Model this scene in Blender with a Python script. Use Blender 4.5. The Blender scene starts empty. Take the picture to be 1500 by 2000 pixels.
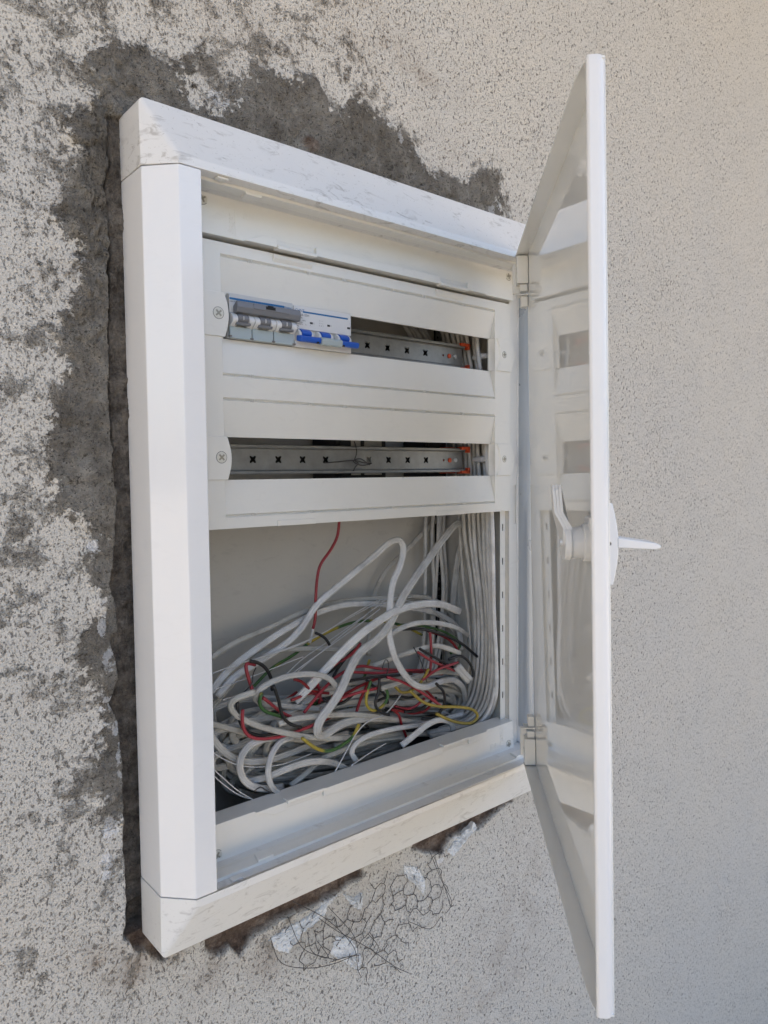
import bpy, bmesh, math, random
import numpy as np
from mathutils import Vector, Matrix

random.seed(7)
rng = np.random.default_rng(11)
S = bpy.context.scene
COL = S.collection

# ------------------------------------------------------------------ camera
CX, CY, CZ, YAW, PITCH, ROLL, FPX = -0.2771, -0.71305, 0.47428, 0.70377, -0.05521, -0.00951, 1425.25
fw = np.array([math.sin(YAW)*math.cos(PITCH), math.cos(YAW)*math.cos(PITCH), math.sin(PITCH)])
_r = np.array([math.cos(YAW), -math.sin(YAW), 0.0]); _u = np.cross(_r, fw)
rt = _r*math.cos(ROLL)+_u*math.sin(ROLL); upv = -_r*math.sin(ROLL)+_u*math.cos(ROLL)
cam = bpy.data.cameras.new('camera'); camo = bpy.data.objects.new('camera', cam); COL.objects.link(camo)
cam.sensor_fit = 'VERTICAL'; cam.sensor_height = 24; cam.lens = FPX/2000*24
cam.clip_start = 0.01; cam.clip_end = 500
cam.dof.use_dof = True; cam.dof.focus_distance = 0.86; cam.dof.aperture_fstop = 11
camo.matrix_world = Matrix(((rt[0], upv[0], -fw[0], CX), (rt[1], upv[1], -fw[1], CY), (rt[2], upv[2], -fw[2], CZ), (0, 0, 0, 1)))
S.camera = camo
CP = np.array([CX, CY, CZ])

# ------------------------------------------------------------------ world, sun, exposure
SUN_EL, SUN_ROT = math.radians(52), math.radians(28)     # sun stands behind the wall: the wall is in open shade
W = bpy.data.worlds.new('World'); S.world = W; W.use_nodes = True
wn = W.node_tree.nodes; wl = W.node_tree.links
sky = wn.new('ShaderNodeTexSky'); sky.sky_type = 'NISHITA'; sky.sun_disc = False
sky.sun_elevation = SUN_EL; sky.sun_rotation = SUN_ROT
sky.air_density = 1.0; sky.dust_density = 5.5; sky.ozone_density = 1.0
bg = wn['Background']; bg.inputs[1].default_value = 0.15
wl.new(sky.outputs[0], bg.inputs[0])
sun = bpy.data.lights.new('sun', 'SUN'); suno = bpy.data.objects.new('sun', sun); COL.objects.link(suno)
sun.energy = 4.0; sun.angle = math.radians(0.5); sun.color = (1.0, 0.95, 0.87)
sd = Vector((math.sin(SUN_ROT)*math.cos(SUN_EL), math.cos(SUN_ROT)*math.cos(SUN_EL), math.sin(SUN_EL)))
suno.rotation_euler = sd.to_track_quat('Z', 'Y').to_euler()
vs = S.view_settings; vs.view_transform = 'Standard'; vs.look = 'None'; vs.gamma = 1.0; vs.use_curve_mapping = False
vs.exposure = 1.8

# ------------------------------------------------------------------ helpers
def ray(u, v): return fw+rt*(u-750)/FPX-upv*(v-1000)/FPX
def at(u, v, y):
    d = ray(u, v); t = (y-CP[1])/d[1]; return CP+t*d

def setp(o, label=None, cat=None, group=None, kind=None):
    if label: o['label'] = label
    if cat: o['category'] = cat
    if group: o['group'] = group
    if kind: o['kind'] = kind
    return o
def empty(name, loc):
    o = bpy.data.objects.new(name, None); COL.objects.link(o); o.location = loc; o.empty_display_size = .02
    return o
def world_loc(o):
    v = Vector((0, 0, 0))
    while o is not None:
        v += o.location; o = o.parent
    return v
def mk(name, me, mat, parent=None, bevel=0, seg=2, smooth=False, angle=30):
    """mesh in world coordinates -> object with its origin in its middle, under parent"""
    if isinstance(me, bmesh.types.BMesh):
        bm = me; me = bpy.data.meshes.new(name); bm.to_mesh(me); bm.free()
    n = len(me.vertices); co = np.empty(n*3, np.float32); me.vertices.foreach_get('co', co); co = co.reshape(-1, 3)
    c = (co.min(0)+co.max(0))/2
    me.vertices.foreach_set('co', (co-c).ravel()); me.update()
    o = bpy.data.objects.new(name, me); COL.objects.link(o)
    c = Vector([float(q) for q in c])
    if parent is not None: o.parent = parent; o.location = c-world_loc(parent)
    else: o.location = c
    mats = mat if isinstance(mat, (list, tuple)) else [mat]
    if len(me.materials) == 0:
        for m in mats: me.materials.append(m)
    if bevel:
        b = o.modifiers.new('bevel', 'BEVEL'); b.width = bevel; b.segments = seg; b.limit_method = 'ANGLE'; b.angle_limit = math.radians(angle)
        b.harden_normals = True; smooth = True
    if smooth:
        me.polygons.foreach_set('use_smooth', [True]*len(me.polygons))
    return o
def BM(): return bmesh.new()
def face(bm, pts):
    try: return bm.faces.new([bm.verts.new(p) for p in pts])
    except ValueError: return None
def prism(bm, poly, a, b, f):
    """poly: 2d list, extruded between a and b; f(p,q,t)->xyz"""
    v0 = [bm.verts.new(f(p, q, a)) for p, q in poly]; v1 = [bm.verts.new(f(p, q, b)) for p, q in poly]
    n = len(poly)
    bm.faces.new(v0); bm.faces.new(v1[::-1])
    for i in range(n): bm.faces.new((v0[i], v1[i], v1[(i+1) % n], v0[(i+1) % n]))
    return bm
FX = lambda y, z, x: (x, y, z)       # poly in (y,z), along x
FY = lambda x, z, y: (x, y, z)       # poly in (x,z), along y
FZ = lambda x, y, z: (x, y, z)       # poly in (x,y), along z
def box(bm, x0, x1, y0, y1, z0, z1):
    return prism(bm, [(x0, z0), (x1, z0), (x1, z1), (x0, z1)], y0, y1, FY)
def fix(bm):
    bmesh.ops.remove_doubles(bm, verts=bm.verts, dist=1e-6)
    bmesh.ops.recalc_face_normals(bm, faces=bm.faces); return bm
def boxo(name, dims, mat, parent, bevel=.0006, seg=2):
    bm = BM(); box(bm, *dims); fix(bm); return mk(name, bm, mat, parent, bevel, seg)
def circ(cx, cz, r, n=20, a0=0): return [(cx+r*math.cos(a0+2*math.pi*i/n), cz+r*math.sin(a0+2*math.pi*i/n)) for i in range(n)]
def plate(name, outer, holes, f, t, mat, parent, bevel=0):
    """flat plate with real holes; f(p,q,h)->xyz, h from 0 (front) to t"""
    cu = bpy.data.curves.new('c', 'CURVE'); cu.dimensions = '2D'; cu.fill_mode = 'BOTH'
    for pl in [outer]+holes:
        sp = cu.splines.new('POLY'); sp.points.add(len(pl)-1); sp.use_cyclic_u = True
        for i, (p, q) in enumerate(pl): sp.points[i].co = (p, q, 0, 1)
    cu.extrude = t/2
    tmp = bpy.data.objects.new('c', cu); COL.objects.link(tmp)
    me = bpy.data.meshes.new_from_object(tmp)
    bpy.data.objects.remove(tmp); bpy.data.curves.remove(cu)
    for v in me.vertices: v.co = f(v.co.x, v.co.y, t/2-v.co.z)
    bm = BM(); bm.from_mesh(me); bpy.data.meshes.remove(me); fix(bm)
    return mk(name, bm, mat, parent, bevel)
def text_mesh(s, size, depth=0):
    cu = bpy.data.curves.new('t', 'FONT'); cu.body = s; cu.size = size; cu.extrude = depth; cu.align_x = 'LEFT'
    cu.resolution_u = 3
    tmp = bpy.data.objects.new('t', cu); COL.objects.link(tmp); me = bpy.data.meshes.new_from_object(tmp)
    bpy.data.objects.remove(tmp); bpy.data.curves.remove(cu); return me
def text(name, s, size, f, mat, parent, depth=0, sx=1.0, bold=0):
    me = text_mesh(s, size, depth)
    for v in me.vertices: v.co = f(v.co.x*sx, v.co.y, v.co.z)
    me.materials.clear()
    return mk(name, me, mat, parent)

def spline(P, step=.004):
    P = np.asarray(P, float); n = len(P)
    Q = np.vstack([2*P[0]-P[1], P, 2*P[-1]-P[-2]]); out = []
    for i in range(n-1):
        a, b, c, d = Q[i:i+4]
        k = max(2, int(np.linalg.norm(c-b)/step))
        for t in np.linspace(0, 1, k, endpoint=False):
            out.append(.5*((2*b)+(-a+c)*t+(2*a-5*b+4*c-d)*t*t+(-a+3*b-3*c+d)*t**3))
    out.append(P[-1]); out = np.array(out)
    # light smoothing
    for _ in range(3):
        o2 = out.copy(); o2[1:-1] = .25*out[:-2]+.5*out[1:-1]+.25*out[2:]; out = o2
    return out
def sweep(pts, sec, hint=None, twist=0.0, tw0=0.0):
    """sec (m,2): section; hint: vector the flat side faces"""
    pts = np.asarray(pts); n = len(pts); m = len(sec)
    T = np.gradient(pts, axis=0); T /= np.linalg.norm(T, axis=1)[:, None]+1e-12
    if hint is None: hint = CP-pts.mean(0)
    N = hint-(T@hint)[:, None]*T; nn = np.linalg.norm(N, axis=1)
    for i in range(n):
        if nn[i] < 1e-3: N[i] = N[i-1] if i else np.array([0, 0, 1.])
    N /= np.linalg.norm(N, axis=1)[:, None]; B = np.cross(T, N)
    a = tw0+twist*np.linspace(0, 1, n)
    N2 = N*np.cos(a)[:, None]+B*np.sin(a)[:, None]; B2 = -N*np.sin(a)[:, None]+B*np.cos(a)[:, None]
    V = (pts[:, None, :]+sec[None, :, 0, None]*B2[:, None, :]+sec[None, :, 1, None]*N2[:, None, :]).reshape(-1, 3)
    F = []
    for i in range(n-1):
        for j in range(m):
            k = (j+1) % m; F.append((i*m+j, i*m+k, (i+1)*m+k, (i+1)*m+j))
    F.append(tuple(range(m-1, -1, -1))); F.append(tuple((n-1)*m+j for j in range(m)))
    me = bpy.data.meshes.new('sweep'); me.from_pydata(V.tolist(), [], F); me.update()
    return me
def round_sec(r, n=10):
    a = np.linspace(0, 2*np.pi, n, endpoint=False); return np.stack([r*np.cos(a), r*np.sin(a)], 1)
def flat_sec(w, h, lobes=3, n=44, gr=.42):
    """flat cable: round ends, shallow grooves between the cores"""
    a = np.linspace(0, 2*np.pi, n, endpoint=False); x = (w-h)/2*np.sign(np.cos(a))*np.abs(np.cos(a))**.8+h/2*np.cos(a)
    hh = np.sqrt(np.clip(1-(np.clip(np.abs(x)-(w-h)/2, 0, None)/(h/2))**2, 0, 1))*h/2
    g = 1-gr*np.clip(1-np.abs(np.abs(x)-w/6*(lobes > 2))/(w*.075), 0, 1)
    return np.stack([x, np.sign(np.sin(a)+1e-9)*hh*g], 1)

# ---- numpy value noise (for real relief)
def vnoise(x, y, seed=0):
    xi = np.floor(x).astype(np.int64); yi = np.floor(y).astype(np.int64); fx = x-xi; fy = y-yi
    def h(a, b):
        n = (a*374761393+b*668265263+seed*974634777) & 0xffffffff
        n = ((n ^ (n >> 13))*1274126177) & 0xffffffff
        return ((n ^ (n >> 16)) & 0xffff)/65535.
    sx = fx*fx*(3-2*fx); sy = fy*fy*(3-2*fy)
    return (h(xi, yi)*(1-sx)+h(xi+1, yi)*sx)*(1-sy)+(h(xi, yi+1)*(1-sx)+h(xi+1, yi+1)*sx)*sy
def fbm(x, y, f, o=4, seed=0, g=.5):
    s = 0; a = 1; t = 0
    for i in range(o): s = s+a*(vnoise(x*f, y*f, seed+i)*2-1); t += a; a *= g; f *= 2.03
    return s/t

# ------------------------------------------------------------------ materials
def nodes(name):
    m = bpy.data.materials.new(name); m.use_nodes = True; nt = m.node_tree
    return m, nt, nt.nodes['Principled BSDF']
def ramp(nt, src, stops, interp='LINEAR'):
    r = nt.nodes.new('ShaderNodeValToRGB'); r.color_ramp.interpolation = interp; e = r.color_ramp.elements
    while len(e) < len(stops): e.new(.5)
    for el, (p, c) in zip(e, stops): el.position = p; el.color = c if len(c) == 4 else (*c, 1)
    nt.links.new(src, r.inputs[0]); return r
def noise(nt, vec, scale, detail=4, rough=.55, dist=0):
    n = nt.nodes.new('ShaderNodeTexNoise'); n.inputs['Scale'].default_value = scale; n.inputs['Detail'].default_value = detail
    n.inputs['Roughness'].default_value = rough; n.inputs['Distortion'].default_value = dist
    nt.links.new(vec, n.inputs['Vector']); return n.outputs['Fac']
def mixc(nt, fac, a, b, mode='MIX'):
    n = nt.nodes.new('ShaderNodeMix'); n.data_type = 'RGBA'; n.blend_type = mode
    for s, val in ((n.inputs[0], fac), (n.inputs[6], a), (n.inputs[7], b)):
        if hasattr(val, 'is_output'): nt.links.new(val, s)
        else: s.default_value = val if not isinstance(val, tuple) else (*val, 1) if len(val) == 3 else val
    return n.outputs[2]
def mth(nt, op, a, b=None, c=None, clamp=False):
    n = nt.nodes.new('ShaderNodeMath'); n.operation = op; n.use_clamp = clamp
    for s, val in zip(n.inputs, (a, b, c)):
        if val is None: continue
        if hasattr(val, 'is_output'): nt.links.new(val, s)
        else: s.default_value = val
    return n.outputs[0]
def bump(nt, h, strength, dist, prev=None):
    b = nt.nodes.new('ShaderNodeBump'); b.inputs['Strength'].default_value = strength; b.inputs['Distance'].default_value = dist
    nt.links.new(h, b.inputs['Height'])
    if prev: nt.links.new(prev, b.inputs['Normal'])
    return b.outputs[0]
def pos(nt): 
    g = nt.nodes.new('ShaderNodeNewGeometry'); return g.outputs['Position']

def plastic(name, col, rough=.35, smudge=0.0, dust=.05, scale=14, metallic=0, spec=.5, stretch=None, coat=0.0):
    m, nt, b = nodes(name); P = pos(nt); L = nt.links
    n1 = noise(nt, P, scale, 5, .6)
    c = mixc(nt, ramp(nt, n1, [(.3, (0, 0, 0)), (.75, (1, 1, 1))]).outputs[0], tuple(x*(1-dust) for x in col), col)
    if smudge:
        mp = nt.nodes.new('ShaderNodeMapping'); L.new(P, mp.inputs[0]); mp.inputs['Rotation'].default_value = (0, .5, 0); mp.inputs['Scale'].default_value = stretch or (40, 40, 95)
        s1 = noise(nt, mp.outputs[0], 1.0, 6, .62, 1.2); s2 = noise(nt, P, 16, 2)
        k = mth(nt, 'MULTIPLY', ramp(nt, s1, [(.545, (0, 0, 0)), (.66, (1, 1, 1))]).outputs[0], ramp(nt, s2, [(.40, (0, 0, 0)), (.56, (1, 1, 1))]).outputs[0])
        sp = noise(nt, P, 420, 2, .5)
        k2 = mth(nt, 'MULTIPLY', ramp(nt, sp, [(.66, (0, 0, 0)), (.72, (1, 1, 1))]).outputs[0], .6)
        k = mth(nt, 'MULTIPLY', mth(nt, 'MAXIMUM', k, k2), smudge)
        c = mixc(nt, k, c, (.36, .34, .315))
        L.new(mth(nt, 'ADD', mth(nt, 'MULTIPLY', k, .5), rough), b.inputs['Roughness'])
    else:
        L.new(ramp(nt, n1, [(.2, (rough*.85,)*3), (.8, (rough*1.2,)*3)]).outputs[0], b.inputs['Roughness'])
    L.new(c, b.inputs['Base Color']); b.inputs['Metallic'].default_value = metallic
    b.inputs['Specular IOR Level'].default_value = spec
    b.inputs['Coat Weight'].default_value = coat; b.inputs['Coat Roughness'].default_value = .06

    return m
M = {}
M['frame'] = plastic('white_plastic_frame', (.80, .795, .785), .28, .10, .03)
M['stile'] = plastic('white_gloss_profile', (.82, .82, .825), .10, .03, .02)
M['dirty'] = plastic('white_plastic_smudged', (.79, .785, .775), .32, .66, .04)
M['dirty2'] = plastic('white_plastic_lightly_smudged', (.79, .785, .765), .32, .42, .04)
M['cover'] = plastic('white_cover_plastic', (.81, .80, .76), .30, .07, .03)
M['panel'] = plastic('warm_white_panel', (.80, .783, .73), .34, .05, .04)
M['door'] = plastic('white_door_lacquer', (.80, .795, .765), .03, .0, .02)
M['door'].node_tree.nodes['Principled BSDF'].inputs['IOR'].default_value = 1.75
M['dooredge'] = plastic('white_door_edge', (.77, .77, .775), .25, .0, .02)
M['liner'] = plastic('grey_metal_liner', (.42, .46, .51), .28, .0, .05, metallic=.3)
M['boxin'] = plastic('box_inside_grey', (.60, .58, .53), .5, .25, .10, 6)
M['boxfloor'] = plastic('box_floor_dark', (.035, .033, .032), .8, 0, .3)  # the shade on the box floor is put into this near-black colour
M['galv'] = plastic('galvanised_steel', (.36, .365, .36), .42, .0, .3, 60, metallic=.8)
M['steel'] = plastic('bright_steel_wire', (.78, .79, .81), .28, 0, .1, metallic=.45)
M['rust'] = plastic('dull_iron_wire', (.10, .095, .095), .6, 0, .4, 80, metallic=.4)
M['orange'] = plastic('orange_plastic', (.75, .10, .03), .4, 0, .15)
M['screw'] = plastic('screw_zinc', (.42, .40, .34), .4, 0, .2, 80, metallic=.8)
M['screwhead'] = plastic('screw_head_plastic', (.70, .685, .62), .35)
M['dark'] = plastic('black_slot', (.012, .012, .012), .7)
M['bk'] = plastic('black_plastic', (.02, .02, .021), .4, 0, .2)
M['grey'] = plastic('breaker_grey', (.60, .605, .60), .38)
M['grey2'] = plastic('breaker_light', (.72, .72, .715), .35)
M['dgrey'] = plastic('toggle_grey', (.19, .195, .21), .38)
M['mgrey'] = plastic('breaker_side_grey', (.16, .155, .15), .5)
M['blue'] = plastic('stripe_blue', (.01, .14, .36), .4)
M['tblue'] = plastic('toggle_blue', (.015, .10, .50), .33)
M['ink'] = plastic('print_ink', (.03, .03, .035), .5)
M['paper'] = plastic('label_paper', (.6, .59, .55), .7)
def cable_mat(name, col, rough, dirt=.5, dcol=(.16, .145, .125)):
    m, nt, b = nodes(name); P = pos(nt); L = nt.links
    oi = nt.nodes.new('ShaderNodeObjectInfo')
    n1 = noise(nt, P, 35, 5, .65); n2 = noise(nt, P, 260, 3, .6)
    k = mth(nt, 'MULTIPLY', ramp(nt, n1, [(.42, (0, 0, 0)), (.75, (1, 1, 1))]).outputs[0], dirt)
    k2 = mth(nt, 'MULTIPLY', ramp(nt, n2, [(.64, (0, 0, 0)), (.74, (1, 1, 1))]).outputs[0], dirt*.8)
    c = mixc(nt, mth(nt, 'MAXIMUM', k, k2), col, dcol)
    v = ramp(nt, oi.outputs['Random'], [(0, (.74, .73, .70)), (1, (1, 1, 1.0))]).outputs[0]
    c = mixc(nt, 1.0, c, v, 'MULTIPLY')
    L.new(c, b.inputs['Base Color']); b.inputs['Roughness'].default_value = rough
    L.new(bump(nt, n2, .25, .0006), b.inputs['Normal']); return m
M['white'] = cable_mat('white_cable_sheath', (.76, .755, .745), .42, .45)
M['cream'] = cable_mat('greyed_cable_sheath', (.66, .64, .59), .48, .5)
M['red'] = cable_mat('red_insulation', (.42, .045, .062), .42, .3, (.2, .03, .035))
M['dred'] = cable_mat('dark_red_insulation', (.30, .015, .02), .4, .1, (.1, .01, .01))
M['black'] = cable_mat('black_insulation', (.018, .018, .02), .38, .1, (.05, .05, .05))
M['yellow'] = cable_mat('yellow_insulation', (.46, .34, .05), .42, .3)
def greenyellow():
    m, nt, b = nodes('green_yellow_insulation'); L = nt.links; P = pos(nt)
    n = noise(nt, P, 22, 0, 0)
    c = ramp(nt, n, [(.47, (.05, .13, .035)), (.53, (.42, .33, .05))]).outputs[0]
    L.new(c, b.inputs['Base Color']); b.inputs['Roughness'].default_value = .42; return m
M['gy'] = greenyellow()
def clear(name, col, a):
    m, nt, b = nodes(name); b.inputs['Base Color'].default_value = (*col, 1); b.inputs['Roughness'].default_value = .12
    b.inputs['Transmission Weight'].default_value = a; b.inputs['IOR'].default_value = 1.2; return m
M['clear'] = clear('clear_terminal_cover', (.62, .72, .75), .35)

# wall: speckled render, grey mortar smears (shape from mesh attributes), brick in the broken edges
def wall_mat():
    m, nt, b = nodes('speckled_render'); L = nt.links; P = pos(nt)
    def attr(n):
        a = nt.nodes.new('ShaderNodeAttribute'); a.attribute_name = n; return a.outputs['Fac']
    # specks
    mp = nt.nodes.new('ShaderNodeMapping'); L.new(P, mp.inputs[0]); mp.inputs['Scale'].default_value = (1.15, 1, .8); mp.inputs['Rotation'].default_value = (0, .45, 0)
    sA = noise(nt, mp.outputs[0], 225, 2, .55); sB = noise(nt, mp.outputs[0], 470, 1, .5)
    sp = mth(nt, 'MAXIMUM', ramp(nt, sA, [(.59, (0, 0, 0)), (.67, (1, 1, 1))]).outputs[0], mth(nt, 'MULTIPLY', ramp(nt, sB, [(.58, (0, 0, 0)), (.70, (1, 1, 1))]).outputs[0], .75))
    n_big = noise(nt, P, 3.1, 2, .6); n_mid = noise(nt, P, 24, 4, .62); n_fine = noise(nt, P, 520, 2, .6)
    base = mixc(nt, ramp(nt, n_big, [(.35, (0, 0, 0)), (.7, (1, 1, 1))]).outputs[0], (.67, .63, .565), (.64, .612, .565))
    base = mixc(nt, mth(nt, 'MULTIPLY', ramp(nt, n_fine, [(.40, (0, 0, 0)), (.66, (1, 1, 1))]).outputs[0], .42), base, (.42, .40, .365))
    base = mixc(nt, mth(nt, 'MULTIPLY', sp, .76), base, (.105, .096, .087))
    # brown dust streaks
    stain = mth(nt, 'MULTIPLY', attr('stain'), ramp(nt, n_mid, [(.38, (0, 0, 0)), (.64, (1, 1, 1))]).outputs[0])
    base = mixc(nt, stain, base, (.20, .135, .085))
    # mortar
    sdm = attr('mortar')        # 0.5 at the patch edge, rising inwards
    ragged = mth(nt, 'MULTIPLY_ADD', n_mid, .55, -.275)
    grit = mth(nt, 'MULTIPLY_ADD', noise(nt, P, 120, 4, .72), .62, -.31)
    mm = mth(nt, 'ADD', sdm, mth(nt, 'ADD', ragged, grit))
    solid = ramp(nt, mth(nt, 'ADD', sdm, mth(nt, 'ADD', mth(nt, 'MULTIPLY', ragged, .9), mth(nt, 'MULTIPLY', grit, .8))), [(.50, (0, 0, 0)), (.535, (1, 1, 1))]).outputs[0]
    smear = mth(nt, 'MULTIPLY', ramp(nt, mth(nt, 'MULTIPLY_ADD', ragged, .9, mm), [(.46, (0, 0, 0)), (.58, (1, 1, 1))]).outputs[0], .74)
    mask = mth(nt, 'MAXIMUM', solid, smear)
    mn = noise(nt, P, 55, 6, .7)
    mcol = ramp(nt, mn, [(.32, (.255, .235, .207)), (.5, (.355, .332, .297)), (.68, (.45, .425, .383))]).outputs[0]
    mcol = mixc(nt, mth(nt, 'MULTIPLY', ramp(nt, noise(nt, P, 300, 3, .65), [(.59, (0, 0, 0)), (.64, (1, 1, 1))]).outputs[0], .75), mcol, (.055, .049, .043))
    mcol = mixc(nt, mth(nt, 'MULTIPLY', ramp(nt, noise(nt, P, 95, 4, .7, .8), [(.60, (0, 0, 0)), (.65, (1, 1, 1))]).outputs[0], .6), mcol, (.07, .062, .054))
    mcol = mixc(nt, ramp(nt, noise(nt, P, 9, 3), [(.45, (0, 0, 0)), (.75, (.5, .5, .5))]).outputs[0], mcol, (.165, .135, .10))
    mcol = mixc(nt, 1.0, mcol, ramp(nt, noise(nt, P, 13, 4, .65), [(.33, (.62, .60, .57)), (.5, (.95, .94, .92)), (.66, (1.28, 1.28, 1.27))]).outputs[0], 'MULTIPLY')
    col = mixc(nt, mask, base, mcol)
    # lime-white crumbs left on the edges
    wm = ramp(nt, mth(nt, 'MULTIPLY_ADD', attr('lime'), .43, noise(nt, P, 110, 5, .75)), [(.86, (0, 0, 0)), (.885, (1, 1, 1))]).outputs[0]
    col = mixc(nt, wm, col, (.72, .71, .70))
    # brick and old mortar inside the broken edges
    bcol = ramp(nt, noise(nt, P, 45, 6, .72), [(.32, (.07, .047, .037)), (.5, (.20, .135, .10)), (.68, (.45, .36, .29))]).outputs[0]
    col = mixc(nt, attr('brick'), col, bcol)
    gcol = ramp(nt, noise(nt, P, 70, 6, .72), [(.32, (.085, .072, .06)), (.5, (.23, .20, .17)), (.68, (.38, .34, .29))]).outputs[0]
    col = mixc(nt, attr('gap'), col, gcol)
    L.new(col, b.inputs['Base Color']); b.inputs['Roughness'].default_value = .92; b.inputs['Specular IOR Level'].default_value = .2
    h1 = mth(nt, 'MULTIPLY_ADD', sp, -.8, n_fine)
    rough_part = mth(nt, 'MAXIMUM', mask, mth(nt, 'MAXIMUM', attr('gap'), attr('brick')))
    h2 = mth(nt, 'MULTIPLY', noise(nt, P, 130, 5, .8), rough_part)
    nrm = bump(nt, h1, .9, .0022); nrm = bump(nt, h2, .9, .007, nrm)
    L.new(nrm, b.inputs['Normal']); return m
M['wall'] = wall_mat()
def lime_mat():
    m, nt, b = nodes('broken_white_plaster'); L = nt.links; P = pos(nt)
    n = noise(nt, P, 110, 5, .7)
    L.new(ramp(nt, n, [(.3, (.62, .615, .6)), (.55, (.82, .815, .80)), (.8, (.88, .875, .86))]).outputs[0], b.inputs['Base Color'])
    b.inputs['Roughness'].default_value = .9; L.new(bump(nt, noise(nt, P, 300, 5, .7), .8, .0025), b.inputs['Normal']); return m
M['lime'] = lime_mat()
def ground_mat():
    m, nt, b = nodes('sandy_ground'); P = pos(nt)
    nt.links.new(ramp(nt, noise(nt, P, 2.0, 6), [(.3, (.28, .24, .18)), (.7, (.37, .32, .245))]).outputs[0], b.inputs['Base Color'])
    b.inputs['Roughness'].default_value = .95; return m
M['ground'] = ground_mat()

# ------------------------------------------------------------------ dimensions (metres; wall face y=0, +y into the wall)
FW, FH = .626, .8205
D1, D2 = .0448, .0715
RX, RZ = .0245, .0537          # ridge inset left/right and top/bottom
QX, QZ = .047, .0618           # inner edge of the surround
PY = -.0143                    # front panel face
CYF = -.020                    # cover plate face
BACK = .125

# ------------------------------------------------------------------ wall
def seg_dist(px, pz, poly):
    """signed distance (inside positive) to a closed polygon"""
    d = np.full(px.shape, 1e9); ins = np.zeros(px.shape, bool); n = len(poly)
    for i in range(n):
        x0, z0 = poly[i]; x1, z1 = poly[(i+1) % n]
        dx, dz = x1-x0, z1-z0; t = np.clip(((px-x0)*dx+(pz-z0)*dz)/(dx*dx+dz*dz+1e-12), 0, 1)
        d = np.minimum(d, np.hypot(px-x0-t*dx, pz-z0-t*dz))
        c = ((z0 > pz) != (z1 > pz)) & (px < (x1-x0)*(pz-z0)/(z1-z0+1e-12)+x0); ins ^= c
    return np.where(ins, d, -d)
def wpoly(pts): return [tuple(at(u, v, 0)[[0, 2]]) for u, v in pts]
def axis(a, b, fa, fb, fine, coarse):
    l = np.arange(a, fa, coarse); m = np.arange(fa, fb, fine); r = np.arange(fb, b+coarse*.5, coarse)
    return np.concatenate([l, m, r])
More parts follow.
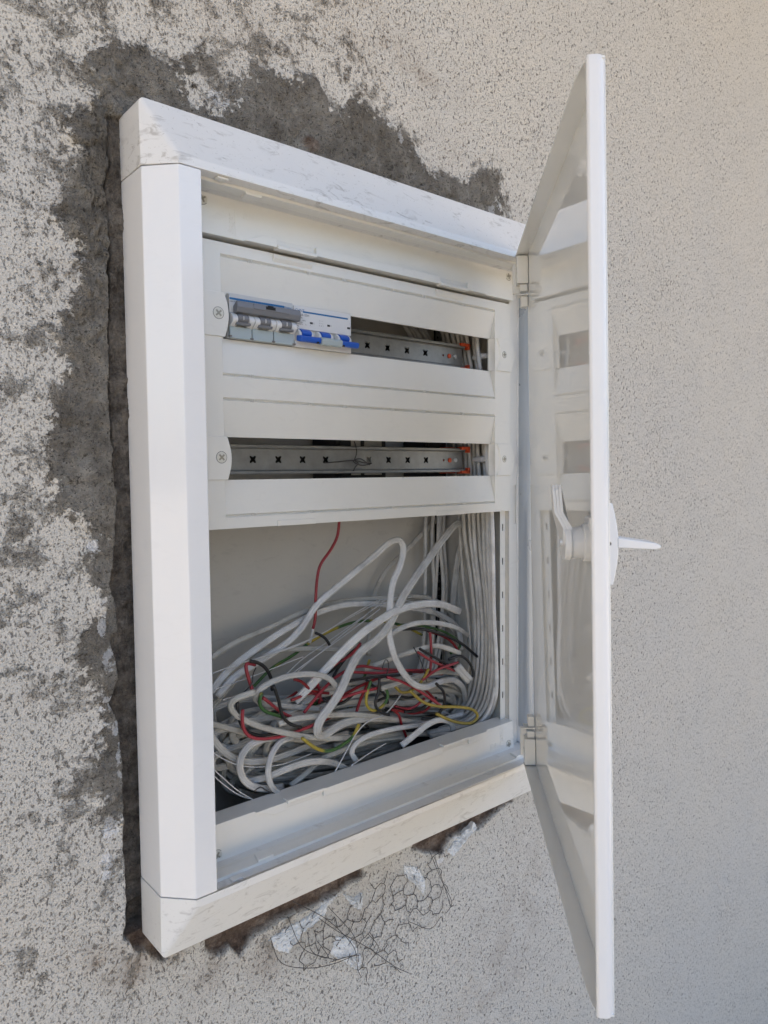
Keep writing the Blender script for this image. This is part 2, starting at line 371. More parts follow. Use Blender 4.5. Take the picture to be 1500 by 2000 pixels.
def build_wall():
    xs = axis(-1.0, 3.4, -.20, .72, .0022, .010); xs = np.concatenate([xs[xs < .72], np.arange(.72, 1.7, .007), np.arange(1.7, 3.4, .05)]); xs = np.unique(np.round(np.concatenate([xs, np.arange(-.036, .003, .0009)]), 5))
    zs = np.concatenate([np.arange(-1.15, -1.0, .05), np.arange(-1.0, -.22, .008), np.arange(-.22, .80, .0022), np.arange(.80, .93, .0015), np.arange(.93, 1.02, .0022), np.arange(1.02, 1.6, .007), np.arange(1.6, 2.45, .05)]); zs = np.unique(np.round(zs, 5))
    xs = xs[(xs < -.14) | (xs >= -.14)]
    X, Z = np.meshgrid(xs, zs)
    mort = seg_dist(X, Z, wpoly([(300, 1640), (205, 1600), (165, 1520), (190, 1450), (200, 1380), (150, 1300), (165, 1230), (190, 1180), (165, 1100), (185, 1040), (105, 1005), (85, 880), (95, 770), (125, 720), (105, 640), (155, 560), (145, 480), (85, 440), (110, 390), (140, 320), (115, 270), (110, 215), (175, 190), (140, 120), (175, 90), (250, 75), (330, 130), (385, 95), (375, 190), (415, 215), (450, 200), (460, 150), (530, 125), (600, 150), (650, 205), (700, 190), (760, 240), (805, 270), (835, 335), (900, 350), (960, 325), (978, 385), (985, 430), (700, 600), (420, 600), (400, 1000), (400, 1640)]))
    mortar = np.clip(.5+mort*7.0, 0, 1.2)
    # loose smears that fall off away from the patch, left and above
    sm = np.zeros_like(X)
    for u, v, r in ((70, 430, .022), (120, 330, .02), (40, 1420, .02), (85, 1420, .02), (60, 1500, .025), (110, 1490, .03), (70, 1600, .03), (130, 1590, .03), (90, 1680, .03), (160, 1700, .02), (90, 1340, .012), (75, 1385, .012), (40, 1240, .015), (130, 1230, .015), (95, 1060, .02), (20, 800, .015), (60, 640, .03), (40, 560, .02), (620, 20, .03), (560, 25, .02), (690, 60, .035), (740, 110, .03), (790, 130, .02), (655, 155, .014), (690, 165, .012), (735, 150, .012), (775, 200, .012), (820, 230, .014), (875, 215, .02), (900, 245, .016), (925, 270, .014), (945, 300, .014), (300, 40, .03), (440, 60, .03), (480, 30, .03), (230, 50, .03), (640, 160, .012), (10, 1300, .015), (0, 1000, .02)):
        q = at(u, v, 0); d2 = ((X-q[0])**2+(Z-q[2])**2)/(r*r); sm = np.maximum(sm, .36*np.exp(-d2*.9))
    fall = np.clip(.455+mort*.75, 0, .46)*np.clip((.52-X)/.2, 0, 1)
    mortar = np.maximum(mortar, np.maximum(sm, fall))
    # open joint left of the surround
    crack = [(213, 224), (212, 280), (212, 336), (206, 367), (212, 420), (214, 518), (212, 665), (215, 700), (213, 777), (219, 859), (224, 924), (227, 1036), (220, 1109), (217, 1139), (227, 1190), (229, 1232), (214, 1248), (227, 1291), (231, 1323), (214, 1375), (229, 1401), (233, 1450), (241, 1559), (247, 1713), (248, 1755), (242, 1838)]
    cw = np.array([at(u, v, 0)[[0, 2]] for u, v in crack]); o = np.argsort(cw[:, 1])
    xe = np.interp(Z, cw[o, 1], cw[o, 0])+.0028*fbm(X, Z, 70, 4, 5)
    inz = (Z > cw[:, 1].min()) & (Z < cw[:, 1].max())
    g = np.clip((X-xe)/.0016, 0, 1)*inz*(X < .05)
    depth = np.interp(Z, [-.02, .02, .25, .42, .50, .8, .83], [.017, .015, .012, .009, .005, .003, 0.0])
    Y = g*depth+g*.009*fbm(X, Z, 60, 5, 9, .6)
    crackline = np.exp(-((X-xe-.0004)/.0011)**2)*inz*.016*np.clip(fbm(X, Z, 25, 3, 3)+.65, .15, 1)
    Y += crackline
    # mortar relief: proud and lumpy
    mk_ = np.clip((mort+.012*fbm(X, Z, 40, 4, 2)+.004)/.012, 0, 1)*(1-g)
    near = np.exp(-np.clip(Z-FH, 0, 1)/.05)*(Z > .6)
    Y -= mk_*(.0026+.0026*fbm(X, Z, 28, 4, 1)+.0048*fbm(X, Z, 110, 4, 4, .65))
    Y -= mk_*near*.0065*np.clip(fbm(X, Z, 70, 5, 6, .65), -.7, 1)
    Y -= mk_*near*.007*np.clip(np.abs(fbm(X, Z, 48, 4, 8))*-6+.55, 0, 1)*-1
    Y += .0011*fbm(X, Z, 6, 3, 12)+.0005*fbm(X, Z, 90, 3, 13)
    # broken edge under the bottom rail
    cav1 = seg_dist(X, Z, wpoly([(402, 1850), (425, 1868), (450, 1852), (468, 1866), (492, 1834), (540, 1802), (590, 1778), (640, 1756), (662, 1742), (710, 1712), (680, 1650), (400, 1780)]))
    cav2 = seg_dist(X, Z, wpoly([(800, 1660), (862, 1668), (880, 1640), (905, 1625), (935, 1618), (965, 1590), (1000, 1565), (1000, 1500), (840, 1560)]))
    cav3 = seg_dist(X, Z, wpoly([(242, 1838), (262, 1856), (285, 1858), (320, 1880), (360, 1800), (300, 1760), (250, 1780)]))
    cav = np.maximum(np.maximum(cav1, cav2), cav3)+.004*fbm(X, Z, 60, 4, 21)
    br = np.clip((cav+.0005)/.0012, 0, 1)
    Y += br*(.010+.006*fbm(X, Z, 60, 5, 22))
    lip = np.exp(-(np.clip(-cav, 0, 1)/.006)**2)*(cav < 0); Y -= lip*.002*np.clip(fbm(X, Z, 80, 3, 23)+.4, 0, 1)
    # chipped brick corner that shows above the top rail
    q = at(603, 283, 0); bb = np.exp(-(((X-q[0])/.011)**2+((Z-q[2])/.009)**2)**2); Y -= bb*.004
    brick = np.clip(br*.95+np.clip(bb*1.4-.2, 0, .9), 0, 1)
    lime = np.zeros_like(X)
    for u, v, rx, rz in ((425, 195, .016, .012), (780, 270, .008, .010), (958, 415, .012, .012), (970, 400, .01, .01), (208, 1690, .010, .022), (214, 1620, .012, .016), (212, 1290, .010, .016), (208, 1375, .012, .010), (182, 1067, .008, .010), (197, 1225, .006, .012), (225, 1420, .006, .01), (232, 1480, .005, .03), (895, 1640, .012, .012), (640, 1760, .02, .008), (860, 1680, .015, .006)):
        c = at(u, v, 0); lime = np.maximum(lime, np.exp(-(((X-c[0])/rx)**2+((Z-c[2])/rz)**2)**2))
    lime *= (1-g)
    # dust and rust marks
    st = np.zeros_like(X)
    for u, v, rx, rz, a in ((300, 1870, .05, .02, .7), (200, 1855, .03, .02, .6), (190, 1880, .012, .006, .9), (265, 1910, .02, .012, .6), (560, 1850, .12, .03, .45), (50, 1365, .018, .006, .5), (60, 1250, .02, .006, .5), (960, 1900, .09, .10, .28), (1020, 1760, .05, .14, .25), (420, 1880, .04, .03, .5), (720, 1760, .05, .04, .4), (800, 135, .09, .02, .4), (710, 60, .08, .05, .4), (480, 60, .1, .05, .35), (860, 300, .06, .05, .2), (180, 420, .05, .1, .3), (190, 820, .02, .08, .3)):
        c = at(u, v, 0); st = np.maximum(st, a*np.exp(-(((X-c[0])/rx)**2+((Z-c[2])/rz)**2)))
    # hole for the box
    nx, nz = len(xs), len(zs)
    ix, iz = np.meshgrid(np.arange(nx-1), np.arange(nz-1))
    cxm = (xs[ix]+xs[ix+1])/2; czm = (zs[iz]+zs[iz+1])/2
    keep = ~((cxm > .035) & (cxm < .60) & (czm > .03) & (czm < .79))
    a = (iz*nx+ix)[keep]; F = np.stack([a, a+1, a+1+nx, a+nx], 1)
    V = np.stack([X.ravel(), Y.ravel(), Z.ravel()], 1)
    me = bpy.data.meshes.new('wall'); me.vertices.add(len(V)); me.vertices.foreach_set('co', V.ravel().astype(np.float32))
    me.loops.add(F.size); me.polygons.add(len(F)); me.loops.foreach_set('vertex_index', F.ravel().astype(np.int32))
    me.polygons.foreach_set('loop_start', np.arange(0, F.size, 4, dtype=np.int32)); me.update(calc_edges=True)
    for n, A in (('mortar', mortar), ('gap', g), ('brick', brick), ('lime', lime), ('stain', st)):
        at_ = me.attributes.new(n, 'FLOAT', 'POINT'); at_.data.foreach_set('value', A.ravel().astype(np.float32))
    o = mk('wall', me, M['wall'], None, smooth=True)
    setp(o, 'speckled light grey rendered wall with dark mortar smears around the cabinet', kind='structure')
    return o
WALL = build_wall()
bm = BM(); box(bm, -1.0, 3.35, .16, .30, -1.15, 2.4); fix(bm)
mk('wall_core', bm, M['boxfloor'], WALL)
# the ground the wall stands on (below the picture; sunlit beyond the wall's shade)
bm = BM(); face(bm, [(-60, -60, -1.15), (60, -60, -1.15), (60, 60, -1.15), (-60, 60, -1.15)])
setp(mk('ground', bm, M['ground']), 'sandy ground in front of the rendered wall', kind='structure')

# unseen overhead slab, added to block the skylight from above
bm = BM(); box(bm, -4.0, 6.0, -1.15, .30, 2.30, 2.42); fix(bm)
setp(mk('sky_blocker', bm, M['ground']), 'unseen slab added above the rendered wall to block skylight', kind='structure')

# ------------------------------------------------------------------ cabinet
CAB = setp(empty('distribution_cabinet', (FW/2, 0, 0)), 'white electrical distribution cabinet let into the wall, its door standing open', 'electrical cabinet')

def rail(name, top, mat):
    z = (lambda h: FH-h) if top else (lambda h: h)
    bm = BM(); A = {}
    def v(k, x, y, h): A[k] = bm.verts.new((x, y, z(h)))
    for s, X in (('l', lambda a: a), ('r', lambda a: FW-a)):
        v(s+'a0', X(0), .004, 0); v(s+'a1', X(0), -D1, 0); v(s+'R', X(RX), -D2, RZ)
        v(s+'0', X(0), .004, QZ); v(s+'1', X(0), -D1, QZ); v(s+'2', X(RX), -D2, QZ); v(s+'3', X(QX), -D2, QZ)
        v(s+'4', X(QX), -.056, QZ); v(s+'5', X(QX), .004, QZ)
    fs = [('la0', 'la1', 'ra1', 'ra0'), ('la1', 'lR', 'rR', 'ra1'), ('lR', 'l2', 'l3', 'r3', 'r2', 'rR'),
          ('l3', 'l4', 'r4', 'r3'),
          ('la0', 'l0', 'l1', 'la1'), ('la1', 'l1', 'l2', 'lR'), ('l0', 'l5', 'l4', 'l3', 'l2', 'l1'),
          ('ra0', 'ra1', 'r1', 'r0'), ('ra1', 'rR', 'r2', 'r1'), ('r0', 'r1', 'r2', 'r3', 'r4', 'r5'),
          ('l4', 'l5', 'r5', 'r4')]
    for f in fs: bm.faces.new([A[k] for k in f])
    bmesh.ops.recalc_face_normals(bm, faces=bm.faces)
    es = [e for e in bm.edges if {e.verts[0], e.verts[1]} in ({A['la1'], A['lR']}, {A['ra1'], A['rR']}, {A['la0'], A['la1']}, {A['ra0'], A['ra1']})]
    bmesh.ops.bevel(bm, geom=es, offset=.0075, segments=5, profile=.5, affect='EDGES', clamp_overlap=True)
    bmesh.ops.recalc_face_normals(bm, faces=bm.faces)
    return mk(name, bm, mat, CAB, .0007, 2, angle=14)
rail('frame_rail', True, M['dirty']); rail('frame_rail', False, M['dirty2'])
for s in (0, 1):
    X = (lambda a: a) if s == 0 else (lambda a: FW-a)
    bm = BM(); poly = [(X(0), .004), (X(.0002), -D1-.0003), (X(RX), -D2-.0004), (X(QX), -D2-.0004), (X(QX), -.018), (X(QX+.0), .004)]
    prism(bm, poly, QZ+.0009, FH-QZ-.0009, FZ); fix(bm)
    mk('frame_stile', bm, M['stile'], CAB, .0011, 3, angle=12)
# liner: the stepped reveal behind the surround
def liner(name, top):
    z = (lambda h: FH-h) if top else (lambda h: h)
    bm = BM(); st = [(-.0565, QZ-.0002), (-.0560, QZ+.0028), (-.040, QZ+.0020), (CYF+.001, QZ-.0035), (.010, QZ-.0035)]
    for (y0, h0), (y1, h1) in zip(st, st[1:]):
        face(bm, [(QX-.001, y0, z(h0)), (FW-QX+.001, y0, z(h0)), (FW-QX+.001, y1, z(h1)), (QX-.001, y1, z(h1))])
    fix(bm); o = mk(name, bm, M['cover'], CAB)
    # small moulded ribs in the reveal
    for x0, x1 in ((.103, .122), (.525, .540)):
        bm = BM(); prism(bm, [(x0, -.0555), (x0+.004, -.040), (x1-.003, -.040), (x1, -.0555)], z(QZ+.0014), z(QZ+.0052), FZ); fix(bm); mk('rib', bm, M['cover'], o, .0006)
    bm = BM(); box(bm, .066, .078, -.068, -.060, min(z(QZ+.0002), z(QZ+.0022)), max(z(QZ+.0002), z(QZ+.0022))); fix(bm); mk('clip', bm, M['cover'], o, .0006)
    return o
liner('reveal_liner', True); liner('reveal_liner', False)
# right reveal: grey metal strip and the white front flange of the box with an oblong recess
bm = BM(); prism(bm, [(FW-QX+.001-.0050*math.sin(math.pi*i/10), -.0125-.0300*i/10) for i in range(11)]+[(FW-QX+.004, -.0425), (FW-QX+.004, -.0125)], .088, FH-.088, FZ); fix(bm)
mk('reveal_strip', bm, M['liner'], CAB, smooth=False)
def oblong(x0, x1, z0, z1, r, n=5):
    out = []
    for cx, cz, a0 in ((x1-r, z1-r, 0), (x0+r, z1-r, 90), (x0+r, z0+r, 180), (x1-r, z0+r, 270)):
        out += [(cx+r*math.cos(math.radians(a0+90*i/n)), cz+r*math.sin(math.radians(a0+90*i/n))) for i in range(n+1)]
    return out
fl = plate('box_flange', [(.5608, .060), (.5785, .060), (.5785, .7605), (.5608, .7605)], [oblong(.5690, .5770, .395, .452, .0015)], lambda p, q, h: (p, -.0118+h, q), .0012, M['cover'], CAB)
boxo('recess_plate', (.5670, .5783, -.0098, -.0088, .392, .455), M['panel'], fl, 0)
plate('box_flange', [(.0475, .060), (.0655, .060), (.0655, .7605), (.0475, .7605)], [], lambda p, q, h: (p, -.0118+h, q), .0012, M['cover'], CAB)
# inside of the box
boxo('back_plate', (.055, .575, BACK, BACK+.002, .035, .785), M['boxin'], CAB, 0)
boxo('side_wall', (.5606, .5626, -.010, BACK+.001, .035, .785), M['boxin'], CAB, 0)
boxo('side_wall', (.0634, .0654, -.010, BACK+.001, .035, .785), M['boxin'], CAB, 0)
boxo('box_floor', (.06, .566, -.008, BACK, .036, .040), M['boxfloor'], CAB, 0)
boxo('box_roof', (.06, .566, -.008, BACK, .780, .784), M['boxin'], CAB, 0)
for i in range(5):   # pressed ribs of the side wall
    boxo('wall_rib', (.5588, .5606, .018+.018*i, .026+.018*i, .05, .77), M['boxin'], CAB, .0006)
# punched upright strips
zs_ = [.1376+.0505*k for k in range(-1, 13)]
plate('punched_strip', [(.5500, .085), (.5612, .085), (.5612, .76), (.5500, .76)], [oblong(.5541, .5570, z-.0052, z+.0052, .0008, 2) for z in zs_ if .09 < z < .75], lambda p, q, h: (p, -.004+h, q), .0012, M['cover'], CAB)
boxo('hole_shade_sheet', (.5525, .5605, -.0026, -.0020, .085, .76), M['dark'], CAB, 0)  # black sheet put in as the shade inside the slots
plate('punched_strip', [(.5400, .05), (.5540, .05), (.5540, .77), (.5400, .77)], [circ(.5440, .06+.0125*k, .0022, 8) for k in range(56)], lambda p, q, h: (p, BACK-.006+h, q), .0012, M['galv'], CAB)
boxo('hole_shade_sheet', (.5402, .5538, BACK-.0022, BACK-.0012, .05, .77), M['dark'], CAB, 0)  # same black stand-in for shade, behind the round holes

# screws
def screw(x, z, y, parent, r=.0058, r2=.0040, ang=.3, head='screwhead'):
    bm = BM(); prism(bm, circ(x, z, r, 24), y-.0006, y+.0015, FY); fix(bm); s = mk('screw', bm, M[head], parent, .0003)
    pl = []
    for k in range(4):
        a = ang+k*math.pi/2; c, sn = math.cos(a), math.sin(a); w = .0009
        pl += [(x+c*r2-sn*w*-1*-1, z+sn*r2+c*w*-1), (x+c*r2-sn*w*-1*1*-1*-1, z+sn*r2+c*w)] if False else [(x+c*r2+sn*w, z+sn*r2-c*w), (x+c*r2-sn*w, z+sn*r2+c*w), (x+math.cos(a+math.pi/4)*w*1.5, z+math.sin(a+math.pi/4)*w*1.5)]
    bm = BM(); prism(bm, pl, y-.0009, y-.0002, FY); fix(bm); mk('cross_slot', bm, M['screw'], s)
    bm = BM(); n = 28; ro, ri = r+.0006, r+.0001
    for i in range(n):
        a, b2 = 2*math.pi*i/n, 2*math.pi*(i+1)/n
        face(bm, [(x+ro*math.cos(a), y-.00005, z+ro*math.sin(a)), (x+ro*math.cos(b2), y-.00005, z+ro*math.sin(b2)), (x+ri*math.cos(b2), y-.00005, z+ri*math.sin(b2)), (x+ri*math.cos(a), y-.00005, z+ri*math.sin(a))])
    mk('rim', bm, M['mgrey'], s); return s

# cover plates above and below the front panel
def cover(top):
    z = (lambda q: q) if top else (lambda q: FH-q)
    bm = BM(); e = .0160
    prof = [(CYF-.010, z(.7655)), (CYF-.0060, z(.7628)), (CYF-.0022, z(.7595)), (CYF-.0004, z(.7550)), (CYF, z(.7480)), (CYF, z(.7190)), (CYF+.028, z(.7190)), (CYF+.028, z(.7210)), (CYF+.002, z(.7210)), (CYF+.002, z(.7640))]
    prism(bm, prof, .0660, .5606, FX); fix(bm); o = mk('cover_plate', bm, M['cover'], CAB, .0005)
    for a, b2, c, d in ((.1195, .1421, .159, .159), (.2110, .2110, .408, .408), (.460, .460, .487, .499)):
        bm = BM(); prism(bm, [(a, z(.7188)), (b2, z(.7282)), (c, z(.7282)), (d, z(.7188))], CYF-.0042, CYF+.001, FY); fix(bm)
        mk('raised_pad', bm, M['cover'], o, .0004)
    for a, b2 in ((.1592, .2108), (.4082, .4598)):
        bm = BM(); prism(bm, [(CYF-.0003, z(.7278)), (CYF-.0008, z(.7225)), (CYF-.0062, z(.7205)), (CYF-.0062, z(.7168)), (CYF+.004, z(.7168)), (CYF+.004, z(.7278))], a, b2, FX); fix(bm)
        mk('finger_grip', bm, M['cover'], o, .0008)
    for x in (.0735, .5495): screw(x, z(.7525), CYF, o, ang=random.uniform(0, 1.5))
    return o
COVT = cover(True); COVB = cover(False)
# embossed marks on the covers
def emb(parent, x, z, flip):
    k = -1 if flip else 1
    f = lambda a, b2, c: (x-k*b2, CYF-.0001-abs(c) if c > 0 else CYF+.0002, z+k*a)
    text('embossed_word', ':hager', .0088, f, M['cover'], parent, .00035, 1.0)
    for (a, b2, c, d) in ((.0022, .0028, -.001, .027), (-.006, .0028, .0264, .027)):
        bm = BM(); box(bm, min(x+k*a, x+k*b2), max(x+k*a, x+k*b2), CYF-.0004, CYF+.0004, min(z+k*c, z+k*d), max(z+k*c, z+k*d)); fix(bm); mk('embossed_line', bm, M['cover'], parent)
    sx, sz = x+k*.018, z+k*.0245
    for h in (.0056, .0028):
        plate('embossed_square', [(sx-h, sz-h), (sx+h, sz-h), (sx+h, sz+h), (sx-h, sz+h)], [[(sx-h+.0005, sz-h+.0005), (sx+h-.0005, sz-h+.0005), (sx+h-.0005, sz+h-.0005), (sx-h+.0005, sz+h-.0005)]], lambda p, q, hh: (p, CYF-.0004+hh, q), .0008, M['cover'], parent)
emb(COVT, .1080, .7232, False); emb(COVB, .5330, FH-.7232, True)

# front panel with two module cut-outs
PZ0, PZ1 = .415, .7148
PX0, PX1, GX0, GX1 = .0660, .5606, .0955, .5265
CUT = ((.617, .663), (.467, .513)); CX0, CX1 = .1015, .5241; YC = -.0055
FP = None
def front_panel():
    bm = BM()
    prof = [(PZ1, PY), (.7032, PY), (.7012, PY+.0034), (.6996, PY+.0006), (.663, YC), None, (.617, YC), (.5800, PY+.0006), (.5784, PY+.0034), (.5764, PY), (.5545, PY), (.5525, PY+.0034), (.5509, PY+.0006), (.513, YC), None, (.467, YC), (.4304, PY+.0006), (.4288, PY+.0034), (.4268, PY), (PZ0, PY)]
    for a, b2 in zip(prof, prof[1:]):
        if a is None or b2 is None: continue
        face(bm, [(GX0, a[1], a[0]), (GX1, a[1], a[0]), (GX1, b2[1], b2[0]), (GX0, b2[1], b2[0])])
    # end walls of the sloped fields and the flat side margins
    for gx, px in ((GX0, PX0), (GX1, PX1)):
        face(bm, [(gx, PY, PZ1), (px, PY, PZ1), (px, PY, PZ0), (gx, PY, PZ0)])
        for ch in (prof[1:5], prof[6:10], prof[10:14], prof[15:19]):
            face(bm, [(gx, PY, ch[0][0])]+[(gx, y, z) for z, y in ch]+[(gx, PY, ch[-1][0])])
    # cut-out rims (depth of the moulding) and slivers left and right of the cut-outs
    for z0, z1 in CUT:
        face(bm, [(GX0, YC, z0), (CX0, YC, z0), (CX0, YC, z1), (GX0, YC, z1)])
        face(bm, [(GX1, YC, z0), (CX1, YC, z0), (CX1, YC, z1), (GX1, YC, z1)])
        for zz in (z0, z1): face(bm, [(CX0, YC, zz), (CX1, YC, zz), (CX1, YC+.003, zz), (CX0, YC+.003, zz)])
        for xx in (CX0, CX1): face(bm, [(xx, YC, z0), (xx, YC, z1), (xx, YC+.003, z1), (xx, YC+.003, z0)])
    # returned edges
    for zz in (PZ0, PZ1): face(bm, [(PX0, PY, zz), (PX1, PY, zz), (PX1, PY+.012, zz), (PX0, PY+.012, zz)])
    for xx in (PX0, PX1): face(bm, [(xx, PY, PZ0), (xx, PY, PZ1), (xx, PY+.012, PZ1), (xx, PY+.012, PZ0)])
    bmesh.ops.remove_doubles(bm, verts=bm.verts, dist=1e-6)
    bmesh.ops.recalc_face_normals(bm, faces=bm.faces)
    return mk('front_panel', bm, M['panel'], CAB)
FP = front_panel()
for a, b2 in ((.1592, .2108), (.4082, .4598)):
    bm = BM(); prism(bm, [(PY-.0002, PZ1-.0006), (PY-.0026, PZ1-.0014), (PY-.0026, PZ1-.0050), (PY-.0002, PZ1-.0090), (PY+.003, PZ1-.0090), (PY+.003, PZ1-.0006)], a, b2, FX); fix(bm)
    mk('grip', bm, M['panel'], FP, .0006)
    bm = BM(); prism(bm, [(PY-.0016, PZ0-.0004), (PY-.0016, PZ0+.0060), (PY+.001, PZ0+.0060), (PY+.001, PZ0-.0004)], a, b2, FX); fix(bm)
    mk('grip', bm, M['panel'], FP, .0005)
# moulded division ticks in the grooves
for zz in (.7012, .5784, .5525, .4288):
    for xx in (.128, .205, .255, .33, .385, .46):
        for k in range(3): boxo('tick', (xx+k*.0022, xx+k*.0022+.0007, PY-.0001, PY+.0012, zz-.0022, zz+.0024), M['panel'], FP, 0)
for (z0, z1) in CUT:
    zc = (z0+z1)/2; n = 12
    arc = lambda x, b2: [(x+b2*math.sin(math.pi*i/n), z0+.0002+(z1-z0-.0004)*i/n) for i in range(n+1)]
    # left cap: inner edge bulges over the cut-out
    bm = BM(); prism(bm, [(.0700, z0+.0002)]+arc(CX0-.003, .0048)+[(.0700, z1-.0002)], PY-.0018, PY+.002, FY); fix(bm); c = mk('screw_cap', bm, M['panel'], FP, .0005)
    screw(.0911, zc+.001, PY-.0018, c, ang=.75)
    # right cap: outer edge bulges beyond the panel, inner edge sweeps back into the cut-out
    xi = [(GX1+.003+.0075*math.sin(math.pi*i/n), z0+.0002+(z1-z0-.0004)*i/n) for i in range(n+1)]
    xo = [(PX1-.0012+.0095*math.sin(math.pi*i/n), z0+.0002+(z1-z0-.0004)*i/n) for i in range(n+1)]
    bm = BM(); prism(bm, xi+xo[::-1], PY-.0022, PY+.002, FY); fix(bm); c = mk('screw_cap', bm, M['panel'], FP, .0005)
    screw(.5447, zc+.001, PY-.0022, c, .0042, .0030, ang=.1)
    bm = BM(); v0 = [bm.verts.new((x, PY-.0020, z)) for x, z in xi]; v1 = [bm.verts.new((CX1-.0006, YC+.0006, z)) for x, z in xi]
    for i in range(n): bm.faces.new((v0[i], v0[i+1], v1[i+1], v1[i]))
    mk('cap_slope', bm, M['panel'], c, smooth=True)
    bm = BM(); prism(bm, circ(.5300, zc+.001, .0036, 16), .004, .030, FY); prism(bm, circ(.5300, zc+.001, .0048, 16), .012, .024, FY); fix(bm); mk('stand_off', bm, M['grey2'], c, .0004)

# din rails
def din(zc):
    x0, x1, yl = .080, .512, .030
    xs = [.1592+.0349*k for k in range(-2, 9)]+[.4381+.0349]
    xs = [.1592+.03485*k for k in range(-2, 10) if k != 4]
    def clover(x, z, r=.0036):
        pts = []
        for i in range(40):
            a = 2*math.pi*i/40; pts.append((x+(r*1.0+.0013*math.cos(4*(a-math.pi/4)))*math.cos(a)*1.15, z+(r+.0013*math.cos(4*(a-math.pi/4)))*math.sin(a)*1.15))
        return pts
    holes = [clover(x, zc) for x in xs if x < .47]+[circ(.4735, zc, .0018, 10)]
    o = plate('din_rail', [(x0, zc-.0125), (x1, zc-.0125), (x1, zc+.0125), (x0, zc+.0125)], holes, lambda p, q, h: (p, yl+.0065+h, q), .001, M['galv'], CAB)
    for s in (-1, 1):
        bm = BM(); pr = [(yl+.0075, zc+s*.0125), (yl+.0010, zc+s*.0128), (yl, zc+s*.0140), (yl, zc+s*.0170), (yl+.0012, zc+s*.0176), (yl+.0012, zc+s*.0142), (yl+.0075, zc+s*.0136)]
        prism(bm, pr, x0, x1, FX); fix(bm); mk('rail_lip', bm, M['galv'], o, .0003)
    boxo('rail_shade_sheet', (x0+.01, x1-.01, yl+.030, yl+.031, zc-.008, zc+.008), M['dark'], o, 0)  # black sheet in place of the shade behind the rail holes
    # orange end bracket
    bm = BM(); prism(bm, circ(.4850, zc, .0034, 14), yl+.0050, yl+.0068, FY); fix(bm); mk('rivet', bm, M['orange'], o, .0004)
    bm = BM(); prism(bm, circ(.4960, zc, .0032, 14), yl+.0040, yl+.0068, FY); prism(bm, circ(.4960, zc, .0012, 8), yl+.0030, yl+.0042, FY); fix(bm); mk('rail_screw', bm, M['steel'], o, .0004)
    for s in (-1, 1):
        bm = BM(); prism(bm, [(.5010, yl-.003), (.5190, yl-.003), (.5190, yl+.022), (.5150, yl+.022), (.5150, yl+.002), (.5010, yl+.002)], zc+s*.0175-.0022, zc+s*.0175+.0022, FZ); fix(bm)
        mk('rail_bracket', bm, M['orange'], o, .0006)
        bm = BM(); box(bm, .5145, .5190, yl-.003, yl+.004, min(zc+s*.0175, zc+s*.0110), max(zc+s*.0175, zc+s*.0110)); fix(bm); mk('rail_bracket', bm, M['orange'], o, .0006)
    bm = BM(); box(bm, .478, .5005, yl+.009, yl+.020, zc-.019, zc+.019); fix(bm); mk('rail_bracket', bm, M['orange'], o, .0006)
    return o
din(.640); din(.490)

# ------------------------------------------------------------------ door (open about 45 degrees)
DHX, DHY, DA, DL, DT, DZT, DZB, DTI = .5583, -.0460, .7855, .530, .0165, .7615, .0668, .0170
dd = np.array([-math.cos(DA), -math.sin(DA)]); dn = np.array([-math.sin(DA), math.cos(DA)])
def DP(u, w, z):
    q = np.array([DHX, DHY])+u*dd+(w+DTI*(z-.41))*dn; return (q[0], q[1], z)
def dbox(bm, u0, u1, w0, w1, z0, z1):
    return prism(bm, [(u0, z0), (u1, z0), (u1, z1), (u0, z1)], w0, w1, lambda p, q, t: DP(p, t, q))
bm = BM(); dbox(bm, .052, DL-.0045, -.0010, 0, DZB, DZT); fix(bm)
DOOR = mk('door', bm, M['door'], CAB, .0010, 3)
for u0, u1, z0, z1, nm, mt in ((.052, DL-.0018, DZT-.0014, DZT, 'door_flange', 'door'), (.052, DL-.0018, DZB, DZB+.0014, 'door_flange', 'door')):
    bm = BM()
    if z1-z0 < .01:
        prism(bm, [(u0, 0), (u0, DT-.001), (u1-.040, DT-.001), (u1-.022, DT-.0016), (u1-.008, DT-.0030), (u1, DT-.0050), (u1, 0)], z0, z1, lambda p, q, t: DP(p, q, t))
    else: dbox(bm, u0, u1, 0, .010, z0, z1)
    fix(bm); mk(nm, bm, M[mt], DOOR)
bm = BM(); poly = [(DL-.0060, -.0006), (DL-.0040, .0002), (DL-.0016, .0022), (DL-.0002, .0040), (DL+.0002, .0064), (DL, .0112), (DL-.0010, .0126), (DL-.0030, .0131), (DL-.0030, .0120), (DL-.0014, .0112), (DL-.0018, .0048), (DL-.0036, .0018), (DL-.0060, .0006)]
prism(bm, poly, DZB-.0004, DZT+.0004, lambda p, q, t: DP(p, q, t)); fix(bm); mk('door_edge', bm, M['dooredge'], DOOR, .0004)
